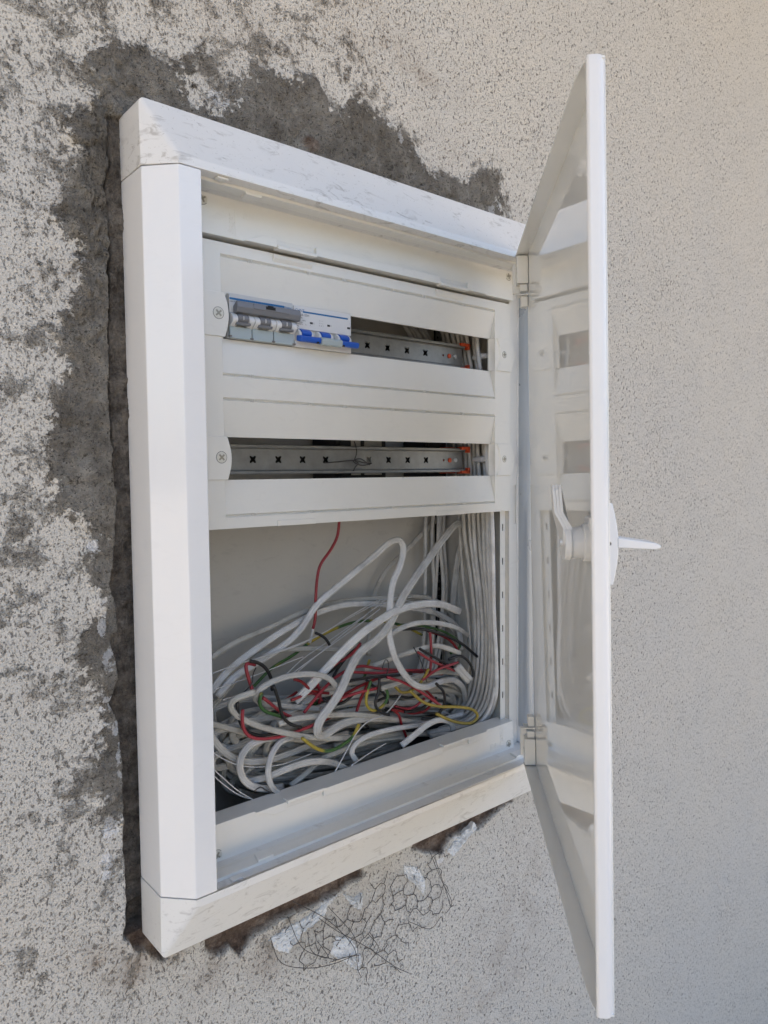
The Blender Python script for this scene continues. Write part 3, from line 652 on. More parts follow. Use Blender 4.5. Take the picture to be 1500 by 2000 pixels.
# lock: inner body with cam, outer escutcheon with wing handle
UH, ZH = .4760, .4170
def dcyl(bm, u, z, r, w0, w1, n=24): return prism(bm, circ(u, z, r, n), w0, w1, lambda p, q, t: DP(p, t, q))
bm = BM(); dcyl(bm, UH, ZH, .0150, .0001, .0100); dcyl(bm, UH, ZH, .0125, .0095, .0200); dcyl(bm, UH, ZH, .0145, .0195, .0250); fix(bm)
LOCK = mk('lock_body', bm, M['grey2'], DOOR, .0008)
bm = BM(); dcyl(bm, UH, ZH, .0030, .0250, .0275, 12); fix(bm); mk('lock_screw', bm, M['steel'], LOCK, .0005)
for k in range(3):
    w0 = .0185+.0024*k; bm = BM()
    P0 = [(UH-.010, ZH), (UH+.010, ZH), (UH+.009, ZH+.012), (UH+.006, ZH+.024), (UH+.005, ZH+.042), (UH+.002, ZH+.046), (UH-.004, ZH+.044), (UH-.005, ZH+.024), (UH-.010, ZH+.010)]
    off = lambda q: .0075*min(1, max(0, (q-ZH-.014)/.012))
    prism(bm, P0, w0, w0+.0023, lambda p, q, t: DP(p, t+off(q), q)); fix(bm); mk('cam_lever', bm, M['grey2'], LOCK, .0004)
bm = BM(); dbox(bm, UH-.012, UH+.012, .0001, .0060, ZH+.004, ZH+.020); fix(bm); mk('lock_stop', bm, M['grey2'], LOCK, .001)
bm = BM(); n = 16
prof = [(-.0031, ZH-.0325), (-.0031, ZH+.0315)]+[(-.0115-.0045*math.sin(math.pi*i/n), ZH+.0315-.064*i/n) for i in range(n+1)]
prism(bm, prof, UH-.012, UH+.012, lambda p, q, t: DP(t, p, q)); fix(bm); ESC = mk('escutcheon', bm, M['dooredge'], DOOR, .0012)
bm = BM(); prism(bm, [(ZH+.0048, -.0150), (ZH-.0034, -.0150), (ZH-.0046, -.044), (ZH-.0036, -.0475), (ZH-.0014, -.0478), (ZH+.0004, -.044)], UH-.013, UH+.013, lambda p, q, t: DP(t, q, p)); fix(bm); mk('wing_handle', bm, M['dooredge'], ESC, .0015)
bm = BM(); prism(bm, circ(ZH, -.0085, .0017, 12), UH+.0105, UH+.0124, lambda p, q, t: DP(t, q, p)); fix(bm); mk('pin_hole', bm, M['dark'], ESC)
# hinges
def hinge(z0, s):
    e = [0]
    bm = BM(); dbox(bm, .0480, .0680, .0004, .0150, min(z0, z0+s*.036), max(z0, z0+s*.036)); fix(bm); h = mk('hinge', bm, M['panel'], CAB, .0008)
    bm = BM(); dbox(bm, .0500, .0640, .0008, .0110, min(z0+s*.0365, z0+s*.046), max(z0+s*.0365, z0+s*.046)); fix(bm); mk('hinge_arm', bm, M['panel'], h, .0012)
    bm = BM(); dbox(bm, .0470, .0660, .0008, .0150, min(z0+s*.0500, z0+s*.0515), max(z0+s*.0500, z0+s*.0515)); fix(bm); mk('hinge_clip', bm, M['panel'], h, .0003)
    bm = BM(); dbox(bm, .0490, .0620, .0008, .0095, min(z0+s*.0515, z0+s*.066), max(z0+s*.0515, z0+s*.066)); fix(bm); mk('hinge_arm', bm, M['panel'], h, .0012)
    bm = BM(); dbox(bm, .0430, .0500, .0080, .0190, min(z0+s*.006, z0+s*.046), max(z0+s*.006, z0+s*.046)); fix(bm); mk('hinge_side', bm, M['panel'], h, .0015)
    bm = BM(); prism(bm, circ(.0580, z0+s*.018, .0028, 16), .0145, .0160, lambda p, q, t: DP(p, t, q)); fix(bm); mk('hinge_pin', bm, M['panel'], h, .0004)
    bm = BM(); n = 18
    for i in range(n):
        a, b2 = 2*math.pi*i/n, 2*math.pi*(i+1)/n; ri, ro = .0029, .0035
        face(bm, [DP(.0580+ro*math.cos(a), .01508, z0+s*.018+ro*math.sin(a)), DP(.0580+ro*math.cos(b2), .01508, z0+s*.018+ro*math.sin(b2)), DP(.0580+ri*math.cos(b2), .01508, z0+s*.018+ri*math.sin(b2)), DP(.0580+ri*math.cos(a), .01508, z0+s*.018+ri*math.sin(a))])
    mk('pin_groove', bm, M['mgrey'], h)
hinge(.7585, -1); hinge(.0698, 1)

# ------------------------------------------------------------------ circuit breakers
def bx2(name, x0, x1, y0, y1, z0, z1, mat, parent, bevel=.0006): return boxo(name, (x0, x1, y0, y1, z0, z1), M[mat], parent, bevel)
fa = lambda y, x, z: (lambda a, b2, c: (x+a, y-.0002, z+b2))
def breaker_a():
    x0, x1, zc = .1055, .1868, .640; YF = -.0118
    r = setp(empty('circuit_breaker', ((x0+x1)/2, .03, zc-.045)), 'three pole circuit breaker with grey linked toggles at the left end of the upper row', 'circuit breaker')
    pw = (x1-x0)/3
    for k in range(3): bx2('pole_body', x0+k*pw+.0002, x0+(k+1)*pw-.0002, YF+.004, .036, zc-.0222, zc+.0228, 'grey', r)
    bx2('shoulder', x0, x1, .004, .060, zc-.044, zc+.044, 'grey', r)
    bx2('side_plate', x0-.0036, x0-.0002, -.004, .034, zc-.0226, zc+.0226, 'mgrey', r)
    fp = bx2('label_plate', x0+.0006, x1-.0004, YF, YF+.004, .6445, .6628, 'grey', r)
    bx2('top_lip', x0+.0006, x1-.0004, YF+.0012, YF+.006, .6630, .6650, 'grey', r, .0003)
    bx2('stripe', x0+.0010, x1-.0118, YF-.0002, YF+.001, .6580, .6602, 'blue', fp, 0)
    text('brand_print', ':hager', .0040, fa(YF, x1-.0116, .6576), M['blue'], fp, 0, .95)
    text('type_print', 'HLF199S', .0021, fa(YF, x0+.0012, .6554), M['ink'], fp, 0, 1.2)
    for k in range(3): text('terminal_print', '135'[k], .0018, fa(YF, x1-.0095+.0026*k, .6552), M['ink'], fp)
    # linked toggle bar
    bm = BM(); prism(bm, [(YF-.0010, .6512), (YF-.0080, .6560), (YF-.0098, .6550), (YF-.0108, .6492), (YF-.0085, .6440), (YF-.0010, .6432)], x0+.0045, x1+.0036, FX); fix(bm)
    tb = mk('toggle_bar', bm, M['dgrey'], r, .0010, 3)
    bm = BM(); prism(bm, [(YF-.0088, .6554), (YF-.0105, .6551), (YF-.0114, .6496), (YF-.0090, .6470)], x0+.0240, x1-.012, FX); fix(bm); mk('bar_plate', bm, M['dgrey'], tb, .0004)
    bm = BM(); box(bm, x0+.0390, x0+.0505, YF-.0118, YF-.0100, .6505, .6535); box(bm, x0+.0415, x0+.0480, YF-.0116, YF-.0100, .6535, .6548); fix(bm); mk('bar_slot', bm, M['dark'], tb)
    for k in range(3):
        cx = x0+(k+.5)*pw
        # white cheeks left and right of each toggle
        for s in (-1, 1):
            a, b2 = (x0+k*pw+.0004, cx-.0068) if s < 0 else (cx+.0068, x0+(k+1)*pw-.0004)
            arc = [(YF-.0082*math.sin(math.pi*i/12)**.8, .6445-.0150*i/12) for i in range(13)]
            bm = BM(); prism(bm, arc+[(YF+.004, .6295), (YF+.004, .6445)], a, b2, FX); fix(bm); mk('cheek', bm, M['grey2'], r, .0004)
        bm = BM(); arc = [(YF-.0035-.0045*math.sin(math.pi*i/10), .6445-.0120*i/10) for i in range(11)]
        prism(bm, arc+[(YF+.002, .6320), (YF+.002, .6445)], cx-.0066, cx+.0066, FX); fix(bm); tg = mk('toggle', bm, M['dgrey'], r, .0004)
        bm = BM(); prism(bm, [(YF-.0030, .6345), (YF-.0075, .6338), (YF-.0070, .6315), (YF-.0020, .6310)], cx-.0088, cx+.0088, FX); fix(bm); mk('toggle_stop', bm, M['dgrey'], tg, .0003)
        bm = BM(); box(bm, cx-.0008, cx-.0001, YF-.0086, YF-.0070, .6365, .6405); fix(bm); mk('mark', bm, M['grey2'], tg)
        # terminal covers
        bx2('terminal_cover', x0+k*pw+.0006, x0+(k+1)*pw-.0006, YF-.0012, YF+.003, .6176, .6302, 'clear', r, .0008)
        bx2('cover_latch', x0+(k+1)*pw-.0026, x0+(k+1)*pw+.0014, YF-.0020, YF+.001, .6180, .6198, 'mgrey', r, .0003)
    bx2('cover_latch', x0-.0006, x0+.0024, YF-.0020, YF+.001, .6184, .6204, 'mgrey', r, .0003)
    return r
breaker_a()
def breaker_b():
    x0, x1, zc = .1876, .2692, .640; YF = -.0116
    r = setp(empty('circuit_breaker', ((x0+x1)/2, .03, zc-.045)), 'three pole circuit breaker with blue linked toggles, second from the left in the upper row', 'circuit breaker')
    bx2('body', x0, x1, YF+.003, .036, zc-.0226, zc+.0228, 'grey2', r)
    bx2('shoulder', x0, x1, .004, .060, zc-.044, zc+.044, 'grey2', r)
    fp = bx2('label_plate', x0+.0002, x1-.0002, YF, YF+.003, .6375, .6630, 'grey2', r)
    bx2('lower_plate', x0+.0002, x1-.0002, YF, YF+.003, .6168, .6240, 'grey2', r)
    bx2('stripe', x0+.0122, x1-.0050, YF-.0002, YF+.001, .6562, .6580, 'blue', fp, 0)
    text('brand_print', 'CHNT', .0047, fa(YF, x0+.0016, .6566), M['blue'], fp, 0, .95)
    text('type_print', 'DZ158-125H', .0033, fa(YF, x0+.0018, .6524), M['ink'], fp, 0, 1.05)
    text('rating_print', 'In 125A', .0030, fa(YF, x0+.0018, .6492), M['ink'], fp)
    for i, s in enumerate(('Ue 400V~ 50Hz', 'Icn 10000A', 'IEC60947-2', 'Uimp', '6kV')): text('small_print', s, .0021, fa(YF, x0+.0018, .6466-.0022*i), M['ink'], fp)
    for cx in (.2105, .2350):
        bm = BM(); box(bm, cx-.0012, cx+.0026, YF-.0002, YF+.001, .6446, .6468); fix(bm); mk('symbol', bm, M['ink'], fp)
        bm = BM(); box(bm, cx+.0027, cx+.0052, YF-.0002, YF+.001, .6446, .6468); fix(bm); mk('symbol', bm, M['grey'], fp)
    for k in range(3):
        for zz in (.6490, .6462, .6434): text('terminal_print', 'I' if zz > .645 else 'S', .0022, fa(YF, .2222+.0024*k, zz), M['ink'], fp)
    text('wiring_symbol', '_/_', .0022, fa(YF, .2085, .6424), M['ink'], fp); text('wiring_symbol', 'L~', .0022, fa(YF, .2030, .6424), M['ink'], fp)
    bm = BM(); box(bm, x1-.0060, x1-.0018, YF-.0002, YF+.001, .6452, .6474); fix(bm); mk('window', bm, M['ink'], fp)
    pw = (x1-x0)/3
    for k in range(3):
        cx = x0+(k+.5)*pw-.0006
        for s in (-1, 1):
            a, b2 = (cx-.0098, cx-.0066) if s < 0 else (cx+.0066, cx+.0098)
            arc = [(YF-.0062*math.sin(math.pi*i/12)**.8, .6372-.0140*i/12) for i in range(13)]
            bm = BM(); prism(bm, arc+[(YF+.003, .6232), (YF+.003, .6372)], a, b2, FX); fix(bm); mk('cheek', bm, M['grey2'], r, .0004)
        bm = BM(); arc = [(YF-.0030-.0045*math.sin(math.pi*i/10), .6368-.0100*i/10) for i in range(11)]
        prism(bm, arc+[(YF+.002, .6262), (YF+.002, .6368)], cx-.0064, cx+.0064, FX); fix(bm); mk('toggle', bm, M['tblue'], r, .0004)
        a, b2 = ((x0+.001, x0+.0292), (x0+.0300, x0+.0590), (x0+.0592, x1+.0026))[k]
        pr = [(YF-.0025, .6292), (YF-.0110, .6282), (YF-.0128, .6262), (YF-.0118, .6222), (YF-.0090, .6212), (YF-.0025, .6232)]
        bm = BM(); prism(bm, pr, a, b2, FX); fix(bm); o = mk('toggle_bar', bm, M['tblue'], r, .0009, 3)
        if k == 1:
            pr2 = [(YF-.0022, .6300), (YF-.0114, .6290), (YF-.0136, .6264), (YF-.0122, .6208), (YF-.0088, .6200), (YF-.0022, .6224)]
            bm = BM(); prism(bm, pr2, a-.0004, b2, FX); fix(bm); mk('bar_cover', bm, M['clear'], o, .0006)
        else:
            bm = BM(); box(bm, b2-.0060 if k == 0 else a+.0004, b2-.0035 if k == 0 else a+.0030, YF-.0126, YF-.0100, .6212, .6230); fix(bm); mk('bar_slot', bm, M['dark'], o)
    return r
breaker_b()

# dark modules standing behind the lower rail and on the floor
def module(name, label, dims, cat, papers):
    x0, x1, y0, y1, z0, z1 = dims
    r = setp(empty(name, ((x0+x1)/2, (y0+y1)/2, z0)), label, cat)
    bx2('body', x0, x1, y0, y1, z0, z1, 'bk', r, .001)
    bx2('ridge', x0+.004, x1-.004, y0-.002, y0-.0002, z0+.01, z1-.01, 'bk', r, .0006)
    for a, b2, c, d in papers: bx2('printed_label', a, b2, y0-.0028, y0-.0021, c, d, 'paper', r, 0)
    return r
module('meter_module', 'black module with paper label behind the middle of the lower rail', (.300, .385, .062, .118, .440, .540), 'module', ((.322, .338, .470, .530), (.345, .375, .470, .533)))
module('meter_module', 'black module behind the right end of the lower rail', (.468, .512, .070, .118, .440, .545), 'module', ())
module('meter_module', 'black plastic block lying under the cables at the right', (.42, .515, .060, .110, .041, .098), 'plastic block', ())

# ------------------------------------------------------------------ cables. traced in a crop frame: u=400+a/2.5, v=1000+b/2.5
def cp(path, dz=0):
    out = []
    for q in path:
        a, b2, y = q; out.append(at(400+a/2.5, 1000+b2/2.5, y))
    return out
OV = flat_sec(.0056, .0048, 2, 18, 0); OV2 = flat_sec(.0062, .0050, 2, 20, .1); W3 = flat_sec(.0084, .0056, 3, 44, .3); W2 = flat_sec(.0072, .0055, 2, 36, .3); RND = round_sec(.0034, 12)
R15 = round_sec(.0020, 9); THIN = round_sec(.00075, 6); BARE = round_sec(.0009, 7)
def clampbox(P):
    P = np.array(P); P[:, 0] = np.clip(P[:, 0], .072, .5530); P[:, 1] = np.clip(P[:, 1], -.006, BACK-.006); P[:, 2] = np.maximum(P[:, 2], .046); return P
def ends(path, y): return [(a, b2, y) for a, b2 in path]
def cable(name, path, sec, mat, label, cat='cable', group=None, y=None, twist=0, tw0=0, clamp=True, y2=None):
    if y is not None:
        n = len(path); yy = np.linspace(y, y if y2 is None else y2, n); path = [(a, b2, c) for (a, b2), c in zip(path, yy)]
    P = cp(path)
    if clamp: P = clampbox(P)
    o = mk(name, sweep(spline(P), sec, None, twist, tw0), M[mat], None, smooth=True)
    setp(o, label, cat, group); return o
HEAP = 'white cables coiled in the bottom of the cabinet'
HL = 'white sheathed cable coiled in the heap at the bottom of the cabinet'
RB = 'white cables running down the right side of the cabinet'
RL = 'white sheathed cable in the bundle down the right side of the box'

# -- rear filler coils
for k in range(46):
    cxx = random.uniform(560, 800); cyy = random.uniform(980, 1230); ax = random.uniform(380, 640); ay = random.uniform(70, 200); yb = random.uniform(.055, .108)
    a0 = random.uniform(0, 6.28); n = 14; sp_ = random.uniform(3.6, 5.6); tilt = random.uniform(-.3, .05)
    pth = []
    for i in range(n):
        a = a0+sp_*i/(n-1); px = cxx+ax*math.cos(a); py = cyy+ay*math.sin(a)+tilt*(px-cxx)+random.uniform(-12, 12)
        pth.append((min(max(px, 40), 1340), min(max(py, 800), 1420), yb+.018*math.sin(a+1)))
    cable('flat_cable', pth, random.choice((W3, W2, W2)), random.choice(('white', 'cream', 'cream')), HL, 'cable', HEAP, twist=random.uniform(-1, 1), tw0=random.uniform(-.4, .4))
for k in range(8):   # bands at the right of the heap
    b0 = 870+k*22
    cable('flat_cable', [(560, b0+60, .10), (700, b0+40, .104), (850, b0+10, .106), (1000, b0-10, .108), (1130, b0-5, .106), (1230, b0+8, .1), (1290, b0-60-10*k, .095), (1310, b0-190, .09)], W2, 'white', HL, 'cable', HEAP)

# loose conductor ends mixed into the coils
for k in range(16):
    a, b2 = random.uniform(420, 1150), random.uniform(760, 980); y0 = random.uniform(.024, .06); pth = []
    ang = random.uniform(-.9, .9)
    for i in range(5):
        pth.append((a, b2, y0)); a += random.uniform(35, 70)*math.cos(ang); b2 += random.uniform(35, 70)*math.sin(ang)*.7; ang += random.uniform(-.8, .8); y0 += random.uniform(-.006, .006)
    c = ('red', 'black', 'dred', 'black', 'gy', 'red')[k % 6]
    cable('insulated_wire', pth, round_sec(.0019, 8), c, {'red': 'thin red', 'black': 'thin black', 'dred': 'thin dark red', 'gy': 'thin green and yellow'}[c]+' conductor end lying loose in the middle of the heap', 'wire', 'loose '+c.replace('dred', 'dark red').replace('gy', 'green and yellow')+' conductor ends in the heap')

# -- right-hand bundle
bund = [((1262, 0), (1272, 140), (1300, 330), (1322, 520), (1322, 700), (1300, 850), (1268, 935), (1200, 1000), (1080, 1040)),
        ((1290, 0), (1300, 150), (1325, 350), (1340, 540), (1335, 720), (1312, 880), (1270, 960), (1190, 1015), (1060, 1050)),
        ((1310, 0), (1322, 200), (1345, 400), (1358, 600), (1350, 780), (1322, 915), (1275, 985), (1200, 1030), (1080, 1065)),
        ((1334, 0), (1345, 200), (1366, 400), (1376, 600), (1368, 790), (1340, 930), (1290, 1000), (1200, 1040), (1080, 1070)),
        ((1358, 0), (1366, 250), (1384, 450), (1392, 650), (1384, 830), (1352, 950), (1290, 1015), (1200, 1050), (1080, 1075)),
        ((1378, 0), (1384, 250), (1398, 480), (1406, 680), (1396, 860), (1364, 965), (1300, 1030), (1210, 1060), (1090, 1080)),
        ((1396, 0), (1398, 300), (1410, 550), (1418, 760), (1410, 880), (1380, 980), (1320, 1045), (1230, 1075), (1100, 1095)),
        ((1240, 0), (1248, 150), (1262, 330), (1286, 520), (1296, 700), (1280, 830), (1240, 920), (1150, 980), (1000, 1000)),
        ((1400, -20), (1408, 250), (1412, 500), (1422, 700), (1424, 850), (1415, 930), (1390, 990), (1340, 1050), (1260, 1090), (1120, 1110))]
for i, b2 in enumerate(bund):
    yb = (.050, .042, .032, .026, .016, .011, .003, .060, -.002)[i]
    P = cp([(a, c, yb) for a, c in b2[:5]]+[(a, c, yb+.01*(j+1)) for j, (a, c) in enumerate(b2[5:])])
    if True:
        t = P[0]; jx = random.uniform(-.004, .002)
        P = [np.array([t[0]-.050-.014*i+jx*3, yb+.026, .735]), np.array([t[0]-.022+jx*2, yb+.022, .700]), np.array([t[0]-.008+jx, yb+.016, .640]), np.array([t[0]-.002+jx, yb+.010, .560]), np.array([t[0]+jx, yb+.006, .480])]+P
    P = clampbox(P)
    o = mk('flat_cable', sweep(spline(P), (OV2, OV)[i % 2], None, random.uniform(-2, 2), random.uniform(-.8, .8)), M['white'], None, smooth=True); setp(o, RL, 'cable', RB)
# grey conductors behind, next to the bundle (seen in the upper cut-outs)
for i in range(5):
    x = .496+.011*i+random.uniform(-.003, .003); jw = lambda: random.uniform(-.005, .005); P = np.array([[x-.09-.01*i, .108, .745], [x-.045, .106, .700], [x-.012, .104, .650], [x+jw(), .102-.006*(i % 3), .560], [x+.004+jw(), .102-.008*(i % 2), .470], [x+.006+jw(), .104, .38], [x+.004+jw(), .105-.01*(i % 2), .28], [x-.008, .106, .18], [x-.05, .104, .11]])
    o = mk('flat_cable', sweep(spline(clampbox(P)), OV), M['white'], None, smooth=True); setp(o, RL, 'cable', RB)

# -- the cables one can follow by eye
L_ = lambda n, p, sec, mat, lab, **k: cable(n, p, sec, mat, lab, **k)
L_('flat_cable', [(1238, 490, .098), (1250, 400, .096), (1256, 250, .088), (1258, 120, .074), (1250, 62, .058), (1222, 62, .050), (1180, 110, .046), (1110, 205, .042), (1030, 318, .036), (965, 420, .030), (915, 525, .024), (850, 615, .020), (755, 690, .016), (700, 790, .012), (660, 880, .010), (605, 960, .008), (560, 1020, .006), (546, 1078, .008), (580, 1092, .014), (640, 1050, .022), (720, 1018, .030), (830, 1005, .036), (960, 1015, .042)], flat_sec(.0108, .0066, 3, 44, .3), 'white', 'thick white cable looping high at right then slanting down to a sharp fold in front')
L_('flat_cable', [(1244, 486, .060), (1150, 450, .040), (1040, 452, .030), (930, 485, .024), (830, 545, .020), (730, 625, .020), (650, 705, .024), (570, 790, .030), (500, 865, .036), (440, 925, .040)], flat_sec(.0106, .0066, 3, 44, .3), 'white', 'thick white cable arching over the heap to a cut end left of centre')
L_('flat_cable', [(60, 900, .06), (150, 800, .058), (240, 745, .060), (380, 655, .066), (470, 570, .07), (545, 455, .066), (630, 380, .060), (730, 295, .054), (830, 212, .050), (910, 142, .046), (955, 134, .044), (972, 170, .042), (955, 260, .038), (920, 340, .036), (905, 440, .030), (898, 560, .024), (912, 660, .018), (950, 755, .014), (1010, 832, .014), (1075, 856, .018), (1150, 828, .030), (1215, 820, .045), (1262, 862, .06), (1275, 930, .07)], flat_sec(.0088, .0060, 2, 40, .3), 'white', 'white cable rising to a narrow hairpin at top centre and falling into a hanging bow')
L_('flat_cable', [(1168, 0, .112), (1060, 110, .110), (985, 188, .110), (900, 268, .112), (850, 350, .114), (826, 420, .114), (808, 520, .114), (800, 700, .112)], W2, 'cream', 'greyish cable lying against the back plate below the panel at the right')
L_('flat_cable', [(30, 712, .085), (150, 636, .088), (300, 572, .090), (450, 502, .092), (600, 450, .094), (750, 428, .096), (900, 418, .098), (1020, 412, .10), (1120, 430, .10), (1220, 500, .1), (1290, 570, .096)], W2, 'cream', 'uppermost long white cable bowing from the left edge across the back plate')
L_('flat_cable', [(30, 880, .060), (90, 800, .062), (170, 728, .066), (270, 655, .070), (400, 570, .076), (550, 492, .082), (700, 452, .086), (880, 452, .09), (1010, 470, .09), (1130, 495, .09), (1230, 560, .086), (1320, 660, .078)], W3, 'white', 'second long white cable bowing from the left edge below the uppermost one')
L_('flat_cable', [(30, 960, .074), (90, 890, .076), (170, 800, .078), (260, 700, .08), (380, 672, .076), (560, 668, .07), (700, 672, .068), (820, 640, .070)], W2, 'cream', 'white cable running level behind the steel wires left of centre')
L_('flat_cable', [(900, 602, .034), (960, 566, .030), (1040, 542, .032), (1130, 542, .040), (1220, 562, .050), (1325, 596, .062)], W2, 'white', 'white cable arching just above the black wire at the right')
L_('flat_cable', [(244, 880, .008), (180, 898, .010), (132, 920, .012), (122, 950, .014), (160, 996, .014), (250, 1040, .012), (380, 1076, .012), (540, 1102, .016), (700, 1104, .022), (860, 1094, .032), (980, 1080, .045)], W2, 'cream', 'white cable with a cut end hooking back at the left and running along the front')
L_('flat_cable', [(652, 872, .020), (618, 820, .016), (560, 796, .014), (480, 792, .012), (390, 806, .012), (310, 838, .014), (262, 872, .018), (246, 912, .024), (290, 936, .032), (400, 948, .036), (560, 962, .040)], W2, 'white', 'white cable making a low arch in front at the left of the heap')
L_('flat_cable', [(20, 1032, .030), (120, 1056, .026), (250, 1092, .028), (420, 1108, .034), (560, 1116, .040)], W2, 'cream', 'white cable entering at the left edge and sloping gently right')
L_('flat_cable', [(20, 1080, .020), (90, 1168, .020), (180, 1216, .022), (300, 1214, .028), (420, 1176, .034), (560, 1120, .040), (700, 1080, .046)], W3, 'white', 'white cable sagging from the left edge towards the centre')
L_('flat_cable', [(400, 1102, .030), (300, 1106, .022), (215, 1140, .014), (172, 1210, .010), (176, 1280, .010), (220, 1334, .012), (300, 1352, .018), (380, 1340, .03)], W3, 'white', 'white cable making a large open loop at the lower left')
L_('flat_cable', [(430, 1098, .026), (372, 1120, .016), (328, 1180, .008), (308, 1262, .004), (320, 1330, .004), (352, 1368, .006), (400, 1385, .01)], W2, 'white', 'white cable standing as a narrow loop in front at the lower left')
L_('flat_cable', [(200, 1318, .030), (300, 1296, .020), (400, 1254, .014), (500, 1222, .012), (590, 1218, .014), (660, 1238, .018), (720, 1280, .02)], W3, 'white', 'white cable arching low along the front edge at left centre')
L_('flat_cable', [(960, 1140, .012), (1020, 1092, .010), (1090, 1036, .012), (1150, 1014, .016), (1200, 1028, .020), (1214, 1068, .022)], W3, 'white', 'white cable bent into a short hook at the front right')
L_('flat_cable', [(742, 1216, .018), (714, 1176, .018), (736, 1130, .018), (810, 1088, .020), (920, 1060, .026), (1040, 1040, .034), (1150, 1016, .044), (1260, 985, .05)], W2, 'white', 'white cable with its left end curling down in front of the heap centre')
L_('flat_cable', [(362, 1034, .014), (430, 1012, .016), (520, 1000, .020), (640, 990, .026), (760, 990, .03), (900, 1008, .036), (1060, 1030, .045)], W2, 'cream', 'white cable with a stripped end lying level across the middle front')
L_('flat_cable', [(420, 1336, .022), (500, 1272, .024), (570, 1210, .026), (700, 1152, .03), (850, 1112, .036), (1000, 1100, .045)], W2, 'cream', 'white cable rising from the lower left to the right behind the front arch')
L_('flat_cable', [(1245, 690, .03), (1192, 668, .026), (1120, 652, .030), (1020, 680, .036), (900, 720, .046), (780, 770, .056)], W2, 'cream', 'white cable curling round beside the red wire ends at the right')
L_('flat_cable', [(862, 862, .018), (960, 830, .022), (1060, 800, .028), (1160, 780, .034), (1250, 790, .04)], W2, 'cream', 'white cable with an open cut end lying behind the hanging bow')
L_('flat_cable', [(1232, 752, .016), (1262, 790, .014), (1292, 822, .014)], flat_sec(.0125, .0075, 2), 'white', 'short cut cable stub with open end at the right of the heap')

def wire(path, mat, label, sec=R15, cat='wire', name='insulated_wire', **k): return cable(name, path, sec, mat, label, cat, **k)
wire([(660, 0), (655, 60), (648, 120), (612, 190), (565, 255), (548, 330), (541, 440), (540, 530), (528, 570)], 'red', 'red wire hanging alone from behind the front panel', y=.060, y2=.070)
wire([(530, 566), (522, 600), (512, 640)], 'white', 'pale bare end below the hanging red wire', y=.070, y2=.072)
wire([(246, 746), (198, 734), (202, 772), (220, 832), (236, 880), (270, 930)], 'red', 'short red wire with a hooked top at the left', y=.030, y2=.024, sec=round_sec(.0022, 9))
wire([(284, 906), (330, 942), (374, 978), (420, 1000)], 'red', 'red wire sloping down behind the cut cable end at the left', y=.016, y2=.026)
wire([(186, 966), (182, 1030), (206, 1088), (270, 1108), (370, 1096), (480, 1060), (580, 1020)], 'red', 'red wire bending into a long low bow at the left front', y=.006, y2=.020)
wire([(484, 980), (540, 910), (600, 842), (676, 782), (762, 752), (856, 766), (990, 776), (1160, 792)], 'red', 'long red wire arching over the middle of the heap', y=.026, y2=.046)
wire([(560, 800), (640, 744), (720, 692), (760, 640)], 'red', 'red wire between the two thick slanting cables', y=.044, y2=.05)
wire([(690, 778), (740, 782), (850, 786), (980, 774), (1080, 772)], 'red', 'red wire lying level under the long arching one', y=.032, y2=.042)
wire([(890, 806), (970, 832), (1060, 882), (1152, 946)], 'red', 'red wire slanting down under the hanging white bow', y=.022, y2=.014)
wire([(1020, 830), (1090, 880), (1140, 940)], 'dred', 'darker red wire just behind the slanting one under the bow', y=.036, y2=.03)
wire([(640, 918), (740, 884), (842, 860)], 'red', 'red wire ending beside the black loop in the middle', y=.022, y2=.018)
wire([(600, 940), (700, 880), (800, 830), (880, 800)], 'dred', 'dark red wire crossing behind the middle of the heap', y=.040, y2=.046)
wire([(1100, 588), (1106, 690), (1100, 790)], 'red', 'short upright red wire at the right', y=.028, y2=.024)
wire([(1040, 684), (1100, 722), (1165, 752), (1220, 775)], 'red', 'red wire with a pale cut tip pointing left at the right', y=.014, y2=.022)
wire([(1060, 822), (1130, 772), (1236, 734)], 'red', 'red wire rising to the open cable stub at the right', y=.018, y2=.014)
wire([(1090, 582), (1160, 604), (1212, 640), (1244, 690)], 'dred', 'dark red wire curving down below the black one at the right', y=.046, y2=.05)
wire([(738, 985), (760, 915), (800, 830)], 'dred', 'dark red wire standing in the middle of the heap', y=.034, y2=.04)
wire([(240, 1010), (300, 985), (380, 930), (450, 880)], 'dred', 'dark red wire behind the front arch at the left', y=.048, y2=.05)
wire([(440, 1075), (520, 1042), (600, 1010), (640, 980)], 'dred', 'dark red wire disappearing under the sharp fold', y=.030, y2=.034)
wire([(1050, 668), (1110, 702), (1180, 742), (1250, 770)], 'black', 'black wire beside the red wire with the pale cut tip', y=.018, y2=.026)
wire([(222, 728), (270, 738), (310, 778), (326, 820), (330, 870)], 'black', 'black wire bowing over beside the hooked red wire', y=.026, y2=.03, sec=round_sec(.0022, 9))
wire([(336, 848), (362, 925), (376, 990), (410, 1032), (470, 1052)], 'black', 'black wire dropping in front of the low arch at the left', y=.006, y2=.014, sec=round_sec(.0021, 9))
wire([(158, 928), (164, 1000), (192, 1062), (260, 1090), (360, 1080)], 'black', 'black wire running beside the red bow at the left front', y=.012, y2=.018)
wire([(852, 812), (850, 880), (828, 935), (858, 978), (900, 990)], 'black', 'black wire kinked upright in the middle of the heap', y=.014, y2=.014)
wire([(1130, 838), (1168, 880), (1170, 940), (1130, 996), (1060, 1010)], 'black', 'black wire ring hanging at the right of the slanting red wire', y=.010, y2=.022, sec=round_sec(.0021, 9))
wire([(960, 572), (1060, 572), (1160, 598), (1250, 640), (1330, 706)], 'black', 'black wire arching under the white arch at the right', y=.042, y2=.04, sec=round_sec(.0022, 9))
wire([(1190, 720), (1250, 702), (1296, 740), (1312, 800), (1280, 822)], 'black', 'black wire loop round the open cable stub at the right', y=.028, y2=.022)
